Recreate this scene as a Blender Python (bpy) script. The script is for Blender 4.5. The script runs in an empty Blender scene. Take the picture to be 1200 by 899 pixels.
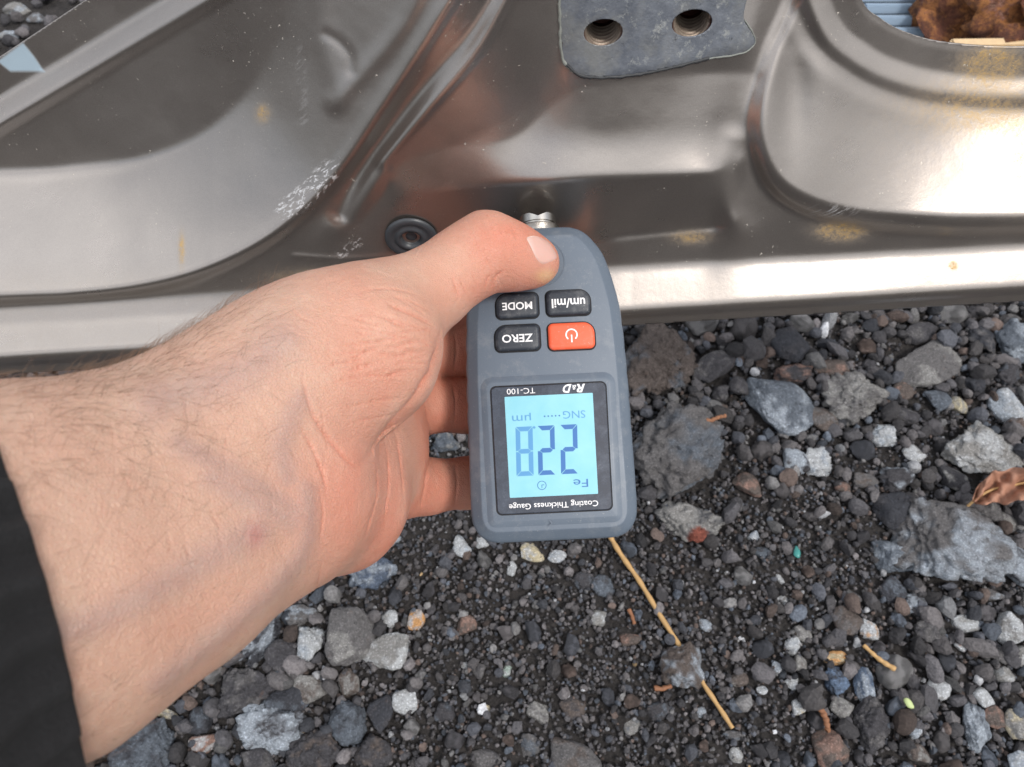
import bpy, bmesh, math, random
import numpy as np
from mathutils import Vector, Matrix
from mathutils.bvhtree import BVHTree

random.seed(7); rng = np.random.default_rng(7)
scene = bpy.context.scene
COL = scene.collection

# ------------------------------------------------------------------ camera
CAM_H = 0.47
PITCH = math.radians(62)
K = 0.6656 / 600.0                      # tangent per photo pixel (photo 1200 x 899)
cam_d = bpy.data.cameras.new('camera'); cam = bpy.data.objects.new('camera', cam_d); COL.objects.link(cam)
cam_d.sensor_width = 36; cam_d.lens = 18 / 0.6656
cam_d.clip_start = 0.01; cam_d.clip_end = 500
cam.location = (0, 0, CAM_H); cam.rotation_euler = (math.radians(90) - PITCH, 0, 0)
cam_d.dof.use_dof = True; cam_d.dof.focus_distance = 0.262; cam_d.dof.aperture_fstop = 24
scene.camera = cam
# ------------------------------------------------------------------ world, sun, exposure
SUN_EL, SUN_AZ = math.radians(57), math.radians(125)     # azimuth clockwise from +Y
w = bpy.data.worlds.new('World'); scene.world = w; w.use_nodes = True
nt = w.node_tree; bg = nt.nodes['Background']
sky = nt.nodes.new('ShaderNodeTexSky'); sky.sky_type = 'NISHITA'; sky.sun_disc = False
sky.sun_elevation = SUN_EL; sky.sun_rotation = SUN_AZ; sky.air_density = 1.0; sky.dust_density = 4.0; sky.ozone_density = 1.0
tc = nt.nodes.new('ShaderNodeTexCoord'); cn = nt.nodes.new('ShaderNodeTexNoise'); cn.inputs['Scale'].default_value = 1.6; cn.inputs['Detail'].default_value = 6; cn.inputs['Roughness'].default_value = 0.55
nt.links.new(tc.outputs['Generated'], cn.inputs['Vector'])
cr = nt.nodes.new('ShaderNodeValToRGB'); cr.color_ramp.elements[0].position = 0.36; cr.color_ramp.elements[0].color = (0.25, 0.25, 0.25, 1); cr.color_ramp.elements[1].position = 0.56
nt.links.new(cn.outputs[0], cr.inputs[0])
mx = nt.nodes.new('ShaderNodeMix'); mx.data_type = 'RGBA'; sz = nt.nodes.new('ShaderNodeSeparateXYZ'); nt.links.new(tc.outputs['Generated'], sz.inputs[0])
ce_ = nt.nodes.new('ShaderNodeMapRange'); ce_.inputs['From Min'].default_value = 0; ce_.inputs['From Max'].default_value = 1; ce_.inputs['To Min'].default_value = 0.33; ce_.inputs['To Max'].default_value = 1.0
nt.links.new(sz.outputs[2], ce_.inputs[0]); cv = nt.nodes.new('ShaderNodeMix'); cv.data_type = 'RGBA'; cv.blend_type = 'MULTIPLY'; cv.inputs[0].default_value = 1; cv.inputs[6].default_value = (12.6, 12.8, 13.2, 1)
nt.links.new(ce_.outputs[0], cv.inputs[7]); nt.links.new(cv.outputs[2], mx.inputs[7])      # bright broken cloud, brighter overhead as under any overcast
nt.links.new(cr.outputs[0], mx.inputs[0]); nt.links.new(sky.outputs[0], mx.inputs[6]); nt.links.new(mx.outputs[2], bg.inputs[0]); bg.inputs[1].default_value = 0.12
sd_ = bpy.data.lights.new('sun', 'SUN'); sun = bpy.data.objects.new('sun', sd_); COL.objects.link(sun)
sd_.energy = 1.7; sd_.angle = math.radians(12); sd_.color = (1, 0.97, 0.93)
sv = Vector((math.sin(SUN_AZ) * math.cos(SUN_EL), math.cos(SUN_AZ) * math.cos(SUN_EL), math.sin(SUN_EL)))
sun.rotation_euler = sv.to_track_quat('Z', 'Y').to_euler()
scene.view_settings.view_transform = 'Standard'; scene.view_settings.look = 'None'
scene.view_settings.gamma = 1; scene.view_settings.exposure = 0.28
scene.cycles.max_bounces = 8

# ------------------------------------------------------------------ helpers
Rc = cam.rotation_euler.to_matrix()
RcN = np.array(Rc); CAMP = np.array([0, 0, CAM_H])

def camspace(px, py, d):
    px, py, d = np.broadcast_arrays(np.asarray(px, float), np.asarray(py, float), np.asarray(d, float))
    return np.stack([(px - 600) * K * d, -(py - 449.5) * K * d, -d], -1)

def to_world(c):
    return c @ RcN.T + CAMP

def to_cam(p):
    return (p - CAMP) @ RcN

def pix_of(p):
    c = to_cam(np.asarray(p, float)); d = -c[..., 2]
    return c[..., 0] / (K * d) + 600, 449.5 - c[..., 1] / (K * d), d

def on_ground(px, py, z=0.0):
    c = to_world(camspace(px, py, 1.0)) - CAMP
    t = (z - CAM_H) / c[..., 2]
    return CAMP + c * t[..., None], t

def mesh_np(name, V, F, smooth=True):
    """V (n,3), F (m,k) array of equal size polygons or list of arrays"""
    me = bpy.data.meshes.new(name)
    V = np.asarray(V, np.float32)
    Fs = F if isinstance(F, list) else [F]
    Fs = [np.asarray(f, np.int32) for f in Fs if len(f)]
    loops = np.concatenate([f.ravel() for f in Fs])
    tot = np.concatenate([np.full(len(f), f.shape[1], np.int32) for f in Fs])
    start = np.concatenate([[0], np.cumsum(tot)[:-1]]).astype(np.int32)
    me.vertices.add(len(V)); me.vertices.foreach_set('co', V.ravel())
    me.loops.add(len(loops)); me.loops.foreach_set('vertex_index', loops)
    me.polygons.add(len(tot)); me.polygons.foreach_set('loop_start', start); me.polygons.foreach_set('loop_total', tot)
    me.polygons.foreach_set('use_smooth', np.full(len(tot), smooth))
    me.update(calc_edges=True)
    return me

def vcol(me, name, C):
    C = np.asarray(C, np.float32)
    if C.shape[1] == 3: C = np.hstack([C, np.ones((len(C), 1), np.float32)])
    a = me.color_attributes.new(name, 'FLOAT_COLOR', 'POINT'); a.data.foreach_set('color', C.ravel())

def link(name, me, mat=None, parent=None):
    o = bpy.data.objects.new(name, me); COL.objects.link(o)
    if mat and len(me.materials) == 0: me.materials.append(mat)
    if parent: o.parent = parent
    return o

def tag(o, label=None, cat=None, group=None, kind=None):
    if label: o['label'] = label
    if cat: o['category'] = cat
    if group: o['group'] = group
    if kind: o['kind'] = kind
    return o

def empty(name, loc=(0, 0, 0), mat=None):
    o = bpy.data.objects.new(name, None); COL.objects.link(o); o.empty_display_size = 0.01
    if mat is not None: o.matrix_world = mat
    else: o.location = loc
    return o

def from_bm(name, bm, mat, parent=None, smooth=False, angle=None):
    bmesh.ops.recalc_face_normals(bm, faces=bm.faces)
    me = bpy.data.meshes.new(name); bm.to_mesh(me); bm.free()
    for p in me.polygons: p.use_smooth = smooth
    if angle: me.set_sharp_from_angle(angle=math.radians(angle))
    return link(name, me, mat, parent)

# vectorised value noise
def _hash(ix, iy, iz, s):
    h = (ix.astype(np.int64) * 374761393 + iy.astype(np.int64) * 668265263 + iz.astype(np.int64) * 2147483647 + s * 974634777) & 0xffffffff
    h = ((h ^ (h >> 13)) * 1274126177) & 0xffffffff
    h = ((h ^ (h >> 15)) * 2246822519) & 0xffffffff
    return ((h ^ (h >> 16)) & 0xffffff) / float(0xffffff)
def vnoise(p, s=0):
    p = np.asarray(p, float); i = np.floor(p); f = p - i; f = f * f * (3 - 2 * f); i = i.astype(np.int64)
    x, y, z = i[..., 0], i[..., 1], i[..., 2]; fx, fy, fz = f[..., 0], f[..., 1], f[..., 2]
    def L(a, b, t): return a + (b - a) * t
    r = [L(L(_hash(x, y, z + k, s), _hash(x + 1, y, z + k, s), fx), L(_hash(x, y + 1, z + k, s), _hash(x + 1, y + 1, z + k, s), fx), fy) for k in (0, 1)]
    return L(r[0], r[1], fz) * 2 - 1
def fbm(p, o=4, s=0):
    p = np.asarray(p, float); a = 0; amp = 1; t = 0
    for k in range(o): a = a + amp * vnoise(p * 2 ** k + 17.3 * k, s + k); t += amp; amp *= 0.5
    return a / t

def sstep(a, b, x):
    t = np.clip((x - a) / (b - a), 0, 1); return t * t * (3 - 2 * t)

def spline(pts, n=12):
    """Catmull-Rom through points"""
    P = np.asarray(pts, float); out = []
    Q = np.vstack([2 * P[0] - P[1], P, 2 * P[-1] - P[-2]])
    for i in range(1, len(Q) - 2):
        for t in np.linspace(0, 1, n, endpoint=False):
            a, b, c, d = Q[i - 1], Q[i], Q[i + 1], Q[i + 2]
            out.append(0.5 * (2 * b + (c - a) * t + (2 * a - 5 * b + 4 * c - d) * t * t + (3 * b - a - 3 * c + d) * t ** 3))
    out.append(P[-1]); return np.array(out)

def dist_line(X, Y, L):
    """unsigned distance and side (+ = right hand side when walking) of an open polyline"""
    best = np.full(X.shape, 1e9); side = np.zeros(X.shape)
    for (ax, ay), (bx, by) in zip(L[:-1], L[1:]):
        dx, dy = bx - ax, by - ay; l2 = dx * dx + dy * dy + 1e-9
        t = np.clip(((X - ax) * dx + (Y - ay) * dy) / l2, 0, 1)
        ex, ey = X - ax - t * dx, Y - ay - t * dy; d = np.hypot(ex, ey)
        cr = dx * (Y - ay) - dy * (X - ax)
        m = d < best; best = np.where(m, d, best); side = np.where(m, np.sign(cr), side)
    return best, side

def sd_poly(X, Y, P):
    """signed distance to a closed polygon, positive inside"""
    P = np.asarray(P, float); best = np.full(np.shape(X), 1e9); ins = np.zeros(np.shape(X), bool)
    n = len(P)
    for i in range(n):
        ax, ay = P[i]; bx, by = P[(i + 1) % n]
        dx, dy = bx - ax, by - ay; l2 = dx * dx + dy * dy + 1e-9
        t = np.clip(((X - ax) * dx + (Y - ay) * dy) / l2, 0, 1)
        best = np.minimum(best, np.hypot(X - ax - t * dx, Y - ay - t * dy))
        c = ((ay > Y) != (by > Y)) & (X < (bx - ax) * (Y - ay) / ((by - ay) if abs(by - ay) > 1e-9 else 1e-9) + ax)
        ins ^= c
    return np.where(ins, best, -best)

# ------------------------------------------------------------------ materials
class NT:
    def __init__(s, name):
        s.m = bpy.data.materials.new(name); s.m.use_nodes = True; s.t = s.m.node_tree; s.n = s.t.nodes; s.l = s.t.links
        s.p = s.n['Principled BSDF']
    def node(s, typ, **kw):
        x = s.n.new(typ)
        for k, v in kw.items(): setattr(x, k, v)
        return x
    def set(s, **kw):
        for k, v in kw.items():
            s.p.inputs[k.replace('_', ' ')].default_value = v if not (isinstance(v, tuple) and len(v) == 3 and k in ('Base_Color', 'Emission_Color', 'Coat_Tint')) else (*v, 1)
        return s
    def coords(s, out='Object'):
        return s.node('ShaderNodeTexCoord').outputs[out]
    def noise(s, scale, detail=4, rough=0.55, vec=None, out=0):
        x = s.node('ShaderNodeTexNoise'); x.inputs['Scale'].default_value = scale; x.inputs['Detail'].default_value = detail; x.inputs['Roughness'].default_value = rough
        s.l.new(vec or s.coords(), x.inputs['Vector']); return x.outputs[out]
    def voro(s, scale, feature='F1', vec=None, out='Distance', rnd=1):
        x = s.node('ShaderNodeTexVoronoi', feature=feature); x.inputs['Scale'].default_value = scale; x.inputs['Randomness'].default_value = rnd
        s.l.new(vec or s.coords(), x.inputs['Vector']); return x.outputs[out]
    def ramp(s, fac, stops, mode='LINEAR'):
        x = s.node('ShaderNodeValToRGB'); x.color_ramp.interpolation = mode; e = x.color_ramp.elements
        while len(e) < len(stops): e.new(0.5)
        for q, (pos, c) in zip(e, stops): q.position = pos; q.color = (c, c, c, 1) if isinstance(c, (int, float)) else (*c, 1)
        s.l.new(fac, x.inputs[0]); return x.outputs[0]
    def mix(s, fac, a, b, mode='MIX'):
        x = s.node('ShaderNodeMix', data_type='RGBA', blend_type=mode)
        for i, v in ((0, fac), (6, a), (7, b)):
            if isinstance(v, (int, float)): x.inputs[i].default_value = v if i == 0 else (v, v, v, 1)
            elif isinstance(v, tuple): x.inputs[i].default_value = (*v, 1)
            else: s.l.new(v, x.inputs[i])
        return x.outputs[2]
    def math(s, op, a, b=0.0, clamp=False):
        x = s.node('ShaderNodeMath', operation=op, use_clamp=clamp)
        for i, v in ((0, a), (1, b)):
            if isinstance(v, (int, float)): x.inputs[i].default_value = v
            else: s.l.new(v, x.inputs[i])
        return x.outputs[0]
    def bump(s, h, dist, strength=1.0, prev=None):
        x = s.node('ShaderNodeBump'); x.inputs['Distance'].default_value = dist; x.inputs['Strength'].default_value = strength
        s.l.new(h, x.inputs['Height'])
        if prev: s.l.new(prev, x.inputs['Normal'])
        return x.outputs[0]
    def attr(s, name, out='Color'):
        x = s.node('ShaderNodeAttribute', attribute_name=name); return x.outputs[out]
    def to(s, sock, inp): s.l.new(sock, s.p.inputs[inp]); return s

def simple(name, color, rough=0.5, metal=0.0, grain=0.06, gscale=900, bump=0.00005, **kw):
    t = NT(name); t.set(Roughness=rough, Metallic=metal, **kw)
    n = t.noise(gscale, 3)
    c2 = tuple(min(1, v * (1 + grain)) for v in color); c1 = tuple(v * (1 - grain) for v in color)
    t.to(t.mix(n, c1, c2), 'Base Color'); t.to(t.bump(n, bump), 'Normal')
    n2 = t.noise(60, 4); t.to(t.ramp(n2, [(0.3, max(0, rough - 0.06)), (0.7, min(1, rough + 0.08))]), 'Roughness')
    return t.m

# ---- car paint
t = NT('metallic_paint'); t.set(Metallic=0.9, Roughness=0.33, Coat_Weight=0.5, Coat_Roughness=0.1)
mask = t.attr('marks')        # R rust dust, G pale scrape, B painted light-blue reflection
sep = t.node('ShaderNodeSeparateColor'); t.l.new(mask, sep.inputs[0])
flake = t.noise(3200, 2, 0.7)
base = t.mix(flake, (0.30, 0.268, 0.243), (0.50, 0.462, 0.43))
cloud = t.noise(25, 5); base = t.mix(t.ramp(cloud, [(0.3, 0.0), (0.7, 0.22)]), base, (0.36, 0.32, 0.295))
sp = t.noise(1500, 3, 0.75); spk = t.ramp(sp, [(0.60, 0.0), (0.68, 1.0)])
spn = t.noise(160, 4, 0.7); dust = t.math('MULTIPLY', spk, t.ramp(spn, [(0.42, 0.0), (0.6, 1.0)]))
rustm = t.math('MULTIPLY', t.math('ADD', dust, t.ramp(t.noise(420, 8, 0.85), [(0.36, 0.05), (0.6, 0.8)]), True), t.math('MULTIPLY', sep.outputs[0], 1.7, True), True)
few = t.math('MULTIPLY', t.ramp(t.noise(900, 2, 0.5), [(0.70, 0.0), (0.73, 1.0)]), t.ramp(t.noise(35, 4, 0.7), [(0.48, 0.0), (0.62, 0.8)]))
mapn = t.node('ShaderNodeMapping'); mapn.inputs['Scale'].default_value = (1, 1, 1); mapn.inputs['Rotation'].default_value = (0, 0.9, 0.2)
t.l.new(t.coords(), mapn.inputs[0])
stretch = t.node('ShaderNodeMapping'); stretch.inputs['Scale'].default_value = (0.07, 1, 1); t.l.new(mapn.outputs[0], stretch.inputs[0])
scr = t.ramp(t.noise(900, 4, 0.7, vec=stretch.outputs[0]), [(0.52, 0.0), (0.6, 1.0)])
scrape = t.math('MULTIPLY', scr, t.math('MULTIPLY', sep.outputs[1], 0.75), True)
base = t.mix(rustm, base, (0.50, 0.31, 0.085)); base = t.mix(few, base, (0.62, 0.58, 0.5))
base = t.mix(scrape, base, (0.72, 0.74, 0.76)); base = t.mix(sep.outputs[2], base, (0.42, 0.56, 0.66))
dirt_refl = t.math('MAXIMUM', t.math('MAXIMUM', rustm, scrape), t.math('MAXIMUM', few, sep.outputs[2]))  # rust, scrapes and specks plus the painted blue reflection
t.to(base, 'Base Color'); t.to(t.math('MULTIPLY_ADD', dirt_refl, -0.9), 'Metallic')
mm = t.math('SUBTRACT', 0.9, t.math('MULTIPLY', dirt_refl, 0.85)); t.to(mm, 'Metallic')
t.to(t.math('ADD', t.ramp(t.noise(40, 5, 0.6), [(0.3, 0.26), (0.75, 0.36)]), t.math('MULTIPLY', dirt_refl, 0.3)), 'Roughness')
t.to(t.math('SUBTRACT', 0.4, t.math('MULTIPLY', dirt_refl, 0.4)), 'Coat Weight')
bn = t.bump(flake, 0.00002); bn = t.bump(t.noise(420, 3), 0.00004, 1, bn); bn = t.bump(dirt_refl, 0.00005, 1, bn)
t.to(bn, 'Normal'); M_PAINT = t.m

t = NT('sealed_grey_plate'); t.set(Metallic=0.25, Roughness=0.42)
n = t.noise(120, 6, 0.7); c = t.mix(t.ramp(n, [(0.35, 0.0), (0.65, 1.0)]), (0.085, 0.095, 0.115), (0.16, 0.175, 0.2))
c = t.mix(t.ramp(t.noise(45, 5, 0.7), [(0.45, 0.0), (0.62, 0.6)]), c, (0.20, 0.20, 0.185)); n2 = t.ramp(t.noise(260, 6, 0.8), [(0.56, 0.0), (0.66, 0.8)]); c = t.mix(n2, c, (0.3, 0.31, 0.30)); c = t.mix(t.ramp(t.noise(170, 6, 0.8), [(0.62, 0.0), (0.7, 0.8)]), c, (0.035, 0.036, 0.04))
t.to(c, 'Base Color'); t.to(t.bump(t.noise(300, 5, 0.7), 0.0003), 'Normal'); M_PLATE = t.m
M_SEALANT = simple('black_sealant', (0.03, 0.032, 0.035), 0.6, bump=0.0002, gscale=500)
M_SEAL_PALE = simple('pale_sealant', (0.20, 0.21, 0.19), 0.6, bump=0.0002, gscale=500)
t = NT('rusty_thread'); t.set(Metallic=0.5, Roughness=0.45)
n = t.noise(250, 5, 0.7); t.to(t.mix(n, t.mix(t.attr('wear_shade'), (0.05, 0.014, 0.008), (0.14, 0.10, 0.075)), t.mix(t.attr('wear_shade'), (0.06, 0.016, 0.010), (0.34, 0.29, 0.23))), 'Base Color'); t.to(t.bump(n, 0.0002), 'Normal'); M_THREAD = t.m
M_RUBBER = simple('black_rubber', (0.05, 0.055, 0.062), 0.38, grain=0.2)
M_SLEEVE_T = NT('black_knit'); t = M_SLEEVE_T; t.set(Roughness=0.95)
n = t.noise(1400, 4, 0.7); t.to(t.mix(n, (0.005, 0.005, 0.0055), (0.018, 0.0175, 0.019)), 'Base Color'); t.to(t.bump(n, 0.0006), 'Normal'); M_SLEEVE = t.m
# rust
t = NT('thick_flaking_rust'); t.set(Roughness=0.85)
n = t.noise(42, 8, 0.75); n2 = t.noise(150, 6, 0.8)
c = t.ramp(n, [(0.3, (0.06, 0.022, 0.014)), (0.44, (0.17, 0.06, 0.032)), (0.54, (0.46, 0.19, 0.055)), (0.60, (0.26, 0.11, 0.075)), (0.72, (0.60, 0.38, 0.27))])
c = t.mix(t.ramp(n2, [(0.45, 0.0), (0.6, 0.85)]), c, (0.075, 0.026, 0.016)); t.to(c, 'Base Color'); t.to(t.bump(n2, 0.004), 'Normal'); M_RUST = t.m
M_BLUEPL = simple('blue_grey_plastic', (0.26, 0.34, 0.43), 0.35)
M_TANMETAL = simple('tan_painted_strip', (0.62, 0.45, 0.26), 0.5, grain=0.25, gscale=200)
# skin
t = NT('skin'); t.set(Roughness=0.5, Subsurface_Weight=0.22, Subsurface_Scale=0.004, Specular_IOR_Level=0.4)
t.p.inputs['Subsurface Radius'].default_value = (1, 0.3, 0.15)
a = t.attr('skin'); mott = t.noise(90, 6, 0.65); fine = t.noise(600, 3)
c = t.mix(t.ramp(mott, [(0.4, 0.0), (0.75, 0.22)]), a, (0.62, 0.35, 0.26)); c = t.mix(t.ramp(mott, [(0.3, 0.18), (0.5, 0.0)]), c, (0.68, 0.53, 0.42))
c = t.mix(t.ramp(fine, [(0.4, 0.1), (0.65, 0.0)]), c, (0.42, 0.18, 0.12)); t.to(c, 'Base Color')
v1 = t.voro(1250, 'DISTANCE_TO_EDGE'); cells = t.ramp(v1, [(0.0, 0.0), (0.18, 1.0)])
wv = t.node('ShaderNodeTexWave', wave_type='BANDS', bands_direction='DIAGONAL'); wv.inputs['Scale'].default_value = 90; wv.inputs['Distortion'].default_value = 14; wv.inputs['Detail'].default_value = 5; wv.inputs['Detail Scale'].default_value = 2.5
t.l.new(t.coords(), wv.inputs[0])
b = t.bump(cells, 0.00012, 0.8); b = t.bump(t.noise(520, 6, 0.7), 0.00017, 0.8, b); b = t.bump(wv.outputs[1], 0.00008, 0.6, b); t.to(b, 'Normal')
t.to(t.ramp(fine, [(0.3, 0.42), (0.7, 0.58)]), 'Roughness'); M_SKIN = t.m
t = NT('finger_nail'); t.set(Roughness=0.27, Subsurface_Weight=0.2, Subsurface_Scale=0.002)
a = t.attr('skin'); t.to(a, 'Base Color'); t.to(t.bump(t.noise(700, 3), 0.00004), 'Normal'); M_NAIL = t.m
M_HAIR = simple('arm_hair', (0.20, 0.12, 0.075), 0.5)
# gauge
M_BODY = simple('slate_blue_plastic', (0.108, 0.136, 0.172), 0.42, grain=0.07, gscale=2200, bump=0.00003)
M_BODY2 = simple('slate_blue_plastic_side', (0.098, 0.124, 0.158), 0.5, grain=0.07, gscale=2200, bump=0.00003)
M_KEY = simple('dark_rubber_key', (0.022, 0.028, 0.038), 0.42, grain=0.12, gscale=1500)
M_KEYRED = simple('orange_rubber_key', (0.80, 0.115, 0.045), 0.45, grain=0.05, gscale=1500)
M_GAP = simple('key_gap', (0.012, 0.012, 0.014), 0.8)
M_WHITE = simple('white_print', (0.82, 0.82, 0.82), 0.6, grain=0.02)
t = NT('screen_glass'); t.set(Roughness=0.12, Coat_Weight=1.0, Coat_Roughness=0.03)
n = t.noise(220, 7, 0.75); t.to(t.ramp(n, [(0.45, (0.013, 0.020, 0.035)), (0.62, (0.03, 0.042, 0.065))]), 'Base Color')
t.to(t.ramp(n, [(0.45, 0.10), (0.65, 0.28)]), 'Roughness'); M_BEZEL = t.m
t = NT('backlit_lcd'); t.set(Roughness=0.16, Coat_Weight=1.0, Coat_Roughness=0.04, Emission_Strength=0.16)
n = t.noise(120, 4); c = t.mix(n, (0.15, 0.44, 0.54), (0.27, 0.56, 0.61)); t.to(c, 'Base Color'); t.to(c, 'Emission Color'); M_LCD = t.m
t = NT('lcd_segment'); t.set(Roughness=0.3, Base_Color=(0.03, 0.12, 0.32)); t.set(Emission_Color=(0.02, 0.10, 0.30), Emission_Strength=0.3); M_SEG = t.m
t = NT('lcd_segment_faint'); t.set(Roughness=0.3, Base_Color=(0.07, 0.22, 0.42)); t.set(Emission_Color=(0.06, 0.25, 0.45), Emission_Strength=0.3); M_SEGF = t.m
t = NT('machined_steel'); t.set(Metallic=1.0, Roughness=0.27); n = t.noise(600, 4); t.to(t.mix(n, (0.40, 0.385, 0.36), (0.56, 0.54, 0.50)), 'Base Color'); M_STEEL = t.m
for m_ in (M_BODY, M_BODY2, M_KEY, M_KEYRED):                # light scuffs, dust and finger grease
    nt_ = m_.node_tree; p_ = nt_.nodes['Principled BSDF']; tc_ = nt_.nodes.new('ShaderNodeTexCoord')
    def nz(sc, de, ro, lo_p, hi_p, v):
        x = nt_.nodes.new('ShaderNodeTexNoise'); x.inputs['Scale'].default_value = sc; x.inputs['Detail'].default_value = de; x.inputs['Roughness'].default_value = ro; nt_.links.new(tc_.outputs['Object'], x.inputs[0])
        r = nt_.nodes.new('ShaderNodeMapRange'); r.inputs[1].default_value = lo_p; r.inputs[2].default_value = hi_p; r.inputs[4].default_value = v; nt_.links.new(x.outputs[0], r.inputs[0]); return r.outputs[0]
    old = p_.inputs['Base Color'].links[0].from_socket; mxn = nt_.nodes.new('ShaderNodeMix'); mxn.data_type = 'RGBA'; mxn.inputs[7].default_value = (0.36, 0.36, 0.35, 1)
    add = nt_.nodes.new('ShaderNodeMath'); add.operation = 'ADD'; nt_.links.new(nz(110, 7, .75, .52, .75, .28), add.inputs[0]); nt_.links.new(nz(1500, 3, .6, .66, .72, .45), add.inputs[1])
    nt_.links.new(add.outputs[0], mxn.inputs[0]); nt_.links.new(old, mxn.inputs[6]); nt_.links.new(mxn.outputs[2], p_.inputs['Base Color'])
# stone
def stone_mat(name, attr_name='stone'):
    t = NT(name); t.set(Roughness=0.82, Specular_IOR_Level=0.35)
    a = t.attr(attr_name); oi = t.node('ShaderNodeObjectInfo')
    n = t.noise(260, 6, 0.72); n2 = t.noise(900, 4, 0.7)
    c = t.mix(t.ramp(n, [(0.3, 0.5), (0.55, 0.0)]), a, t.mix(1.0, a, (0.42, 0.40, 0.40), 'MULTIPLY'))
    c = t.mix(t.ramp(n2, [(0.52, 0.0), (0.66, 0.75)]), c, t.mix(1.0, a, (2.2, 2.2, 2.25), 'MULTIPLY'))
    c = t.mix(t.ramp(t.noise(130, 4, 0.6), [(0.66, 0.0), (0.76, 0.35)]), c, (0.16, 0.085, 0.05))
    t.to(c, 'Base Color')
    pits = t.ramp(t.voro(330), [(0.12, 0.0), (0.34, 1.0)]); pm_ = t.math('MULTIPLY', t.math('SUBTRACT', 1.0, pits), t.ramp(t.noise(70, 3), [(0.4, 0.0), (0.55, 1.0)]))
    t.to(t.bump(n2, 0.0011, 0.9, t.bump(n, 0.0022, 0.9, t.bump(t.math('SUBTRACT', 1.0, pm_), 0.0014, 0.9))), 'Normal')
    t.to(t.ramp(n, [(0.3, 0.9), (0.7, 0.6)]), 'Roughness'); return t.m
M_STONE = stone_mat('scoria_stone')
t = NT('gravel_pebbles'); t.set(Roughness=0.8, Specular_IOR_Level=0.4)
a = t.attr('stone'); n = t.noise(700, 4, 0.7); c = t.mix(t.ramp(n, [(0.38, 0.6), (0.58, 0.0)]), a, t.mix(1.0, a, (0.35, 0.34, 0.35), 'MULTIPLY')); t.to(c, 'Base Color'); t.to(t.bump(n, 0.0013), 'Normal'); M_PEB = t.m
t = NT('dark_soil'); t.set(Roughness=0.95)
n = t.noise(90, 8, 0.75); n2 = t.noise(600, 6, 0.8)
c = t.ramp(n, [(0.3, (0.016, 0.014, 0.014)), (0.6, (0.042, 0.037, 0.035)), (0.75, (0.07, 0.06, 0.055))]); c = t.mix(t.ramp(n2, [(0.55, 0.0), (0.7, 0.7)]), c, (0.11, 0.10, 0.095))
t.to(c, 'Base Color'); t.to(t.bump(n2, 0.0015, 1, t.bump(t.voro(260), 0.003)), 'Normal'); M_SOIL = t.m
M_STRAW = simple('dry_straw', (0.44, 0.27, 0.11), 0.6, grain=0.25, gscale=300)
M_TWIG = simple('reddish_needle', (0.24, 0.105, 0.05), 0.7, grain=0.3, gscale=300)
M_LEAF = simple('dry_leaf', (0.34, 0.17, 0.11), 0.7, grain=0.35, gscale=250, bump=0.0004)
M_SEED = simple('pale_green_seed', (0.42, 0.50, 0.22), 0.5)
M_TEAL = simple('teal_glass', (0.04, 0.22, 0.20), 0.25)

# ------------------------------------------------------------------ ground
def ground_z(x, y):
    p = np.stack([x, y, np.zeros_like(x)], -1)
    return 0.006 * fbm(p * 9, 3, 3) + 0.0025 * fbm(p * 45, 3, 5)
u = np.linspace(-1, 1, 421); ax = np.sign(u) * (0.95 * np.abs(u) + 60 * np.abs(u) ** 9)
gx, gy = np.meshgrid(ax, ax + 0.35)
gz = ground_z(gx, gy) * np.exp(-((gx) ** 2 + (gy - .35) ** 2) / 4) - 0.0015
n = len(ax); idx = np.arange(n * n).reshape(n, n)
gF = np.stack([idx[:-1, :-1], idx[:-1, 1:], idx[1:, 1:], idx[1:, :-1]], -1).reshape(-1, 4)
tag(link('ground', mesh_np('ground', np.stack([gx, gy, gz], -1).reshape(-1, 3), gF), M_SOIL), 'dark brown volcanic soil showing between the loose gravel', kind='structure')

# ------------------------------------------------------------------ stone shapes
def ico(sub):
    bm = bmesh.new(); bmesh.ops.create_icosphere(bm, subdivisions=sub, radius=1); bm.verts.ensure_lookup_table()
    V = np.array([v.co[:] for v in bm.verts]); F = np.array([[v.index for v in f.verts] for f in bm.faces]); bm.free(); return V, F
ICO = {s: ico(s) for s in (1, 2, 3, 4, 5)}
def rock_shape(sub, seed, kind='angular'):
    r = np.random.default_rng(seed); V, F = ICO[sub]
    nP = {'angular': 10, 'round': 17, 'craggy': 11, 'flat': 8}[kind]
    N = r.normal(size=(nP, 3)); N /= np.linalg.norm(N, axis=1)[:, None]; Dk = r.uniform(0.52, 1.0, nP)
    dots = V @ N.T; rad = np.where(dots > 0.05, Dk / np.maximum(dots, 0.05), 9)
    kk = {'angular': 42, 'round': 16, 'craggy': 22, 'flat': 45}[kind]
    R = -np.log(np.exp(-kk * rad).sum(1) + np.exp(-kk * 1.08)) / kk
    P = V * R[:, None]
    if sub >= 3:
        a = {'angular': 0.14, 'round': 0.09, 'craggy': 0.24, 'flat': 0.11}[kind]
        P = P * (1 + a * fbm(V * 2.2 + seed % 97, 4, seed % 13))[:, None]; P = P * (1 + .05 * fbm(V * 6 + seed % 53, 3, 7))[:, None]
        if kind == 'craggy':
            q = vnoise(V * 5.5 + seed % 31, 3); P = P * (1 - 0.16 * sstep(0.2, 0.4, q))[:, None]; P = P * (1 + 0.07 * fbm(V * 7 + seed % 41, 5, 12))[:, None]
            q = vnoise(V * 12 + seed % 31, 4); P = P * (1 - 0.10 * sstep(0.15, 0.45, q))[:, None]
        if sub >= 4: P = P * (1 + 0.05 * fbm(V * 9 + seed % 31, 4, 9))[:, None]
    return P, F

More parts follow.
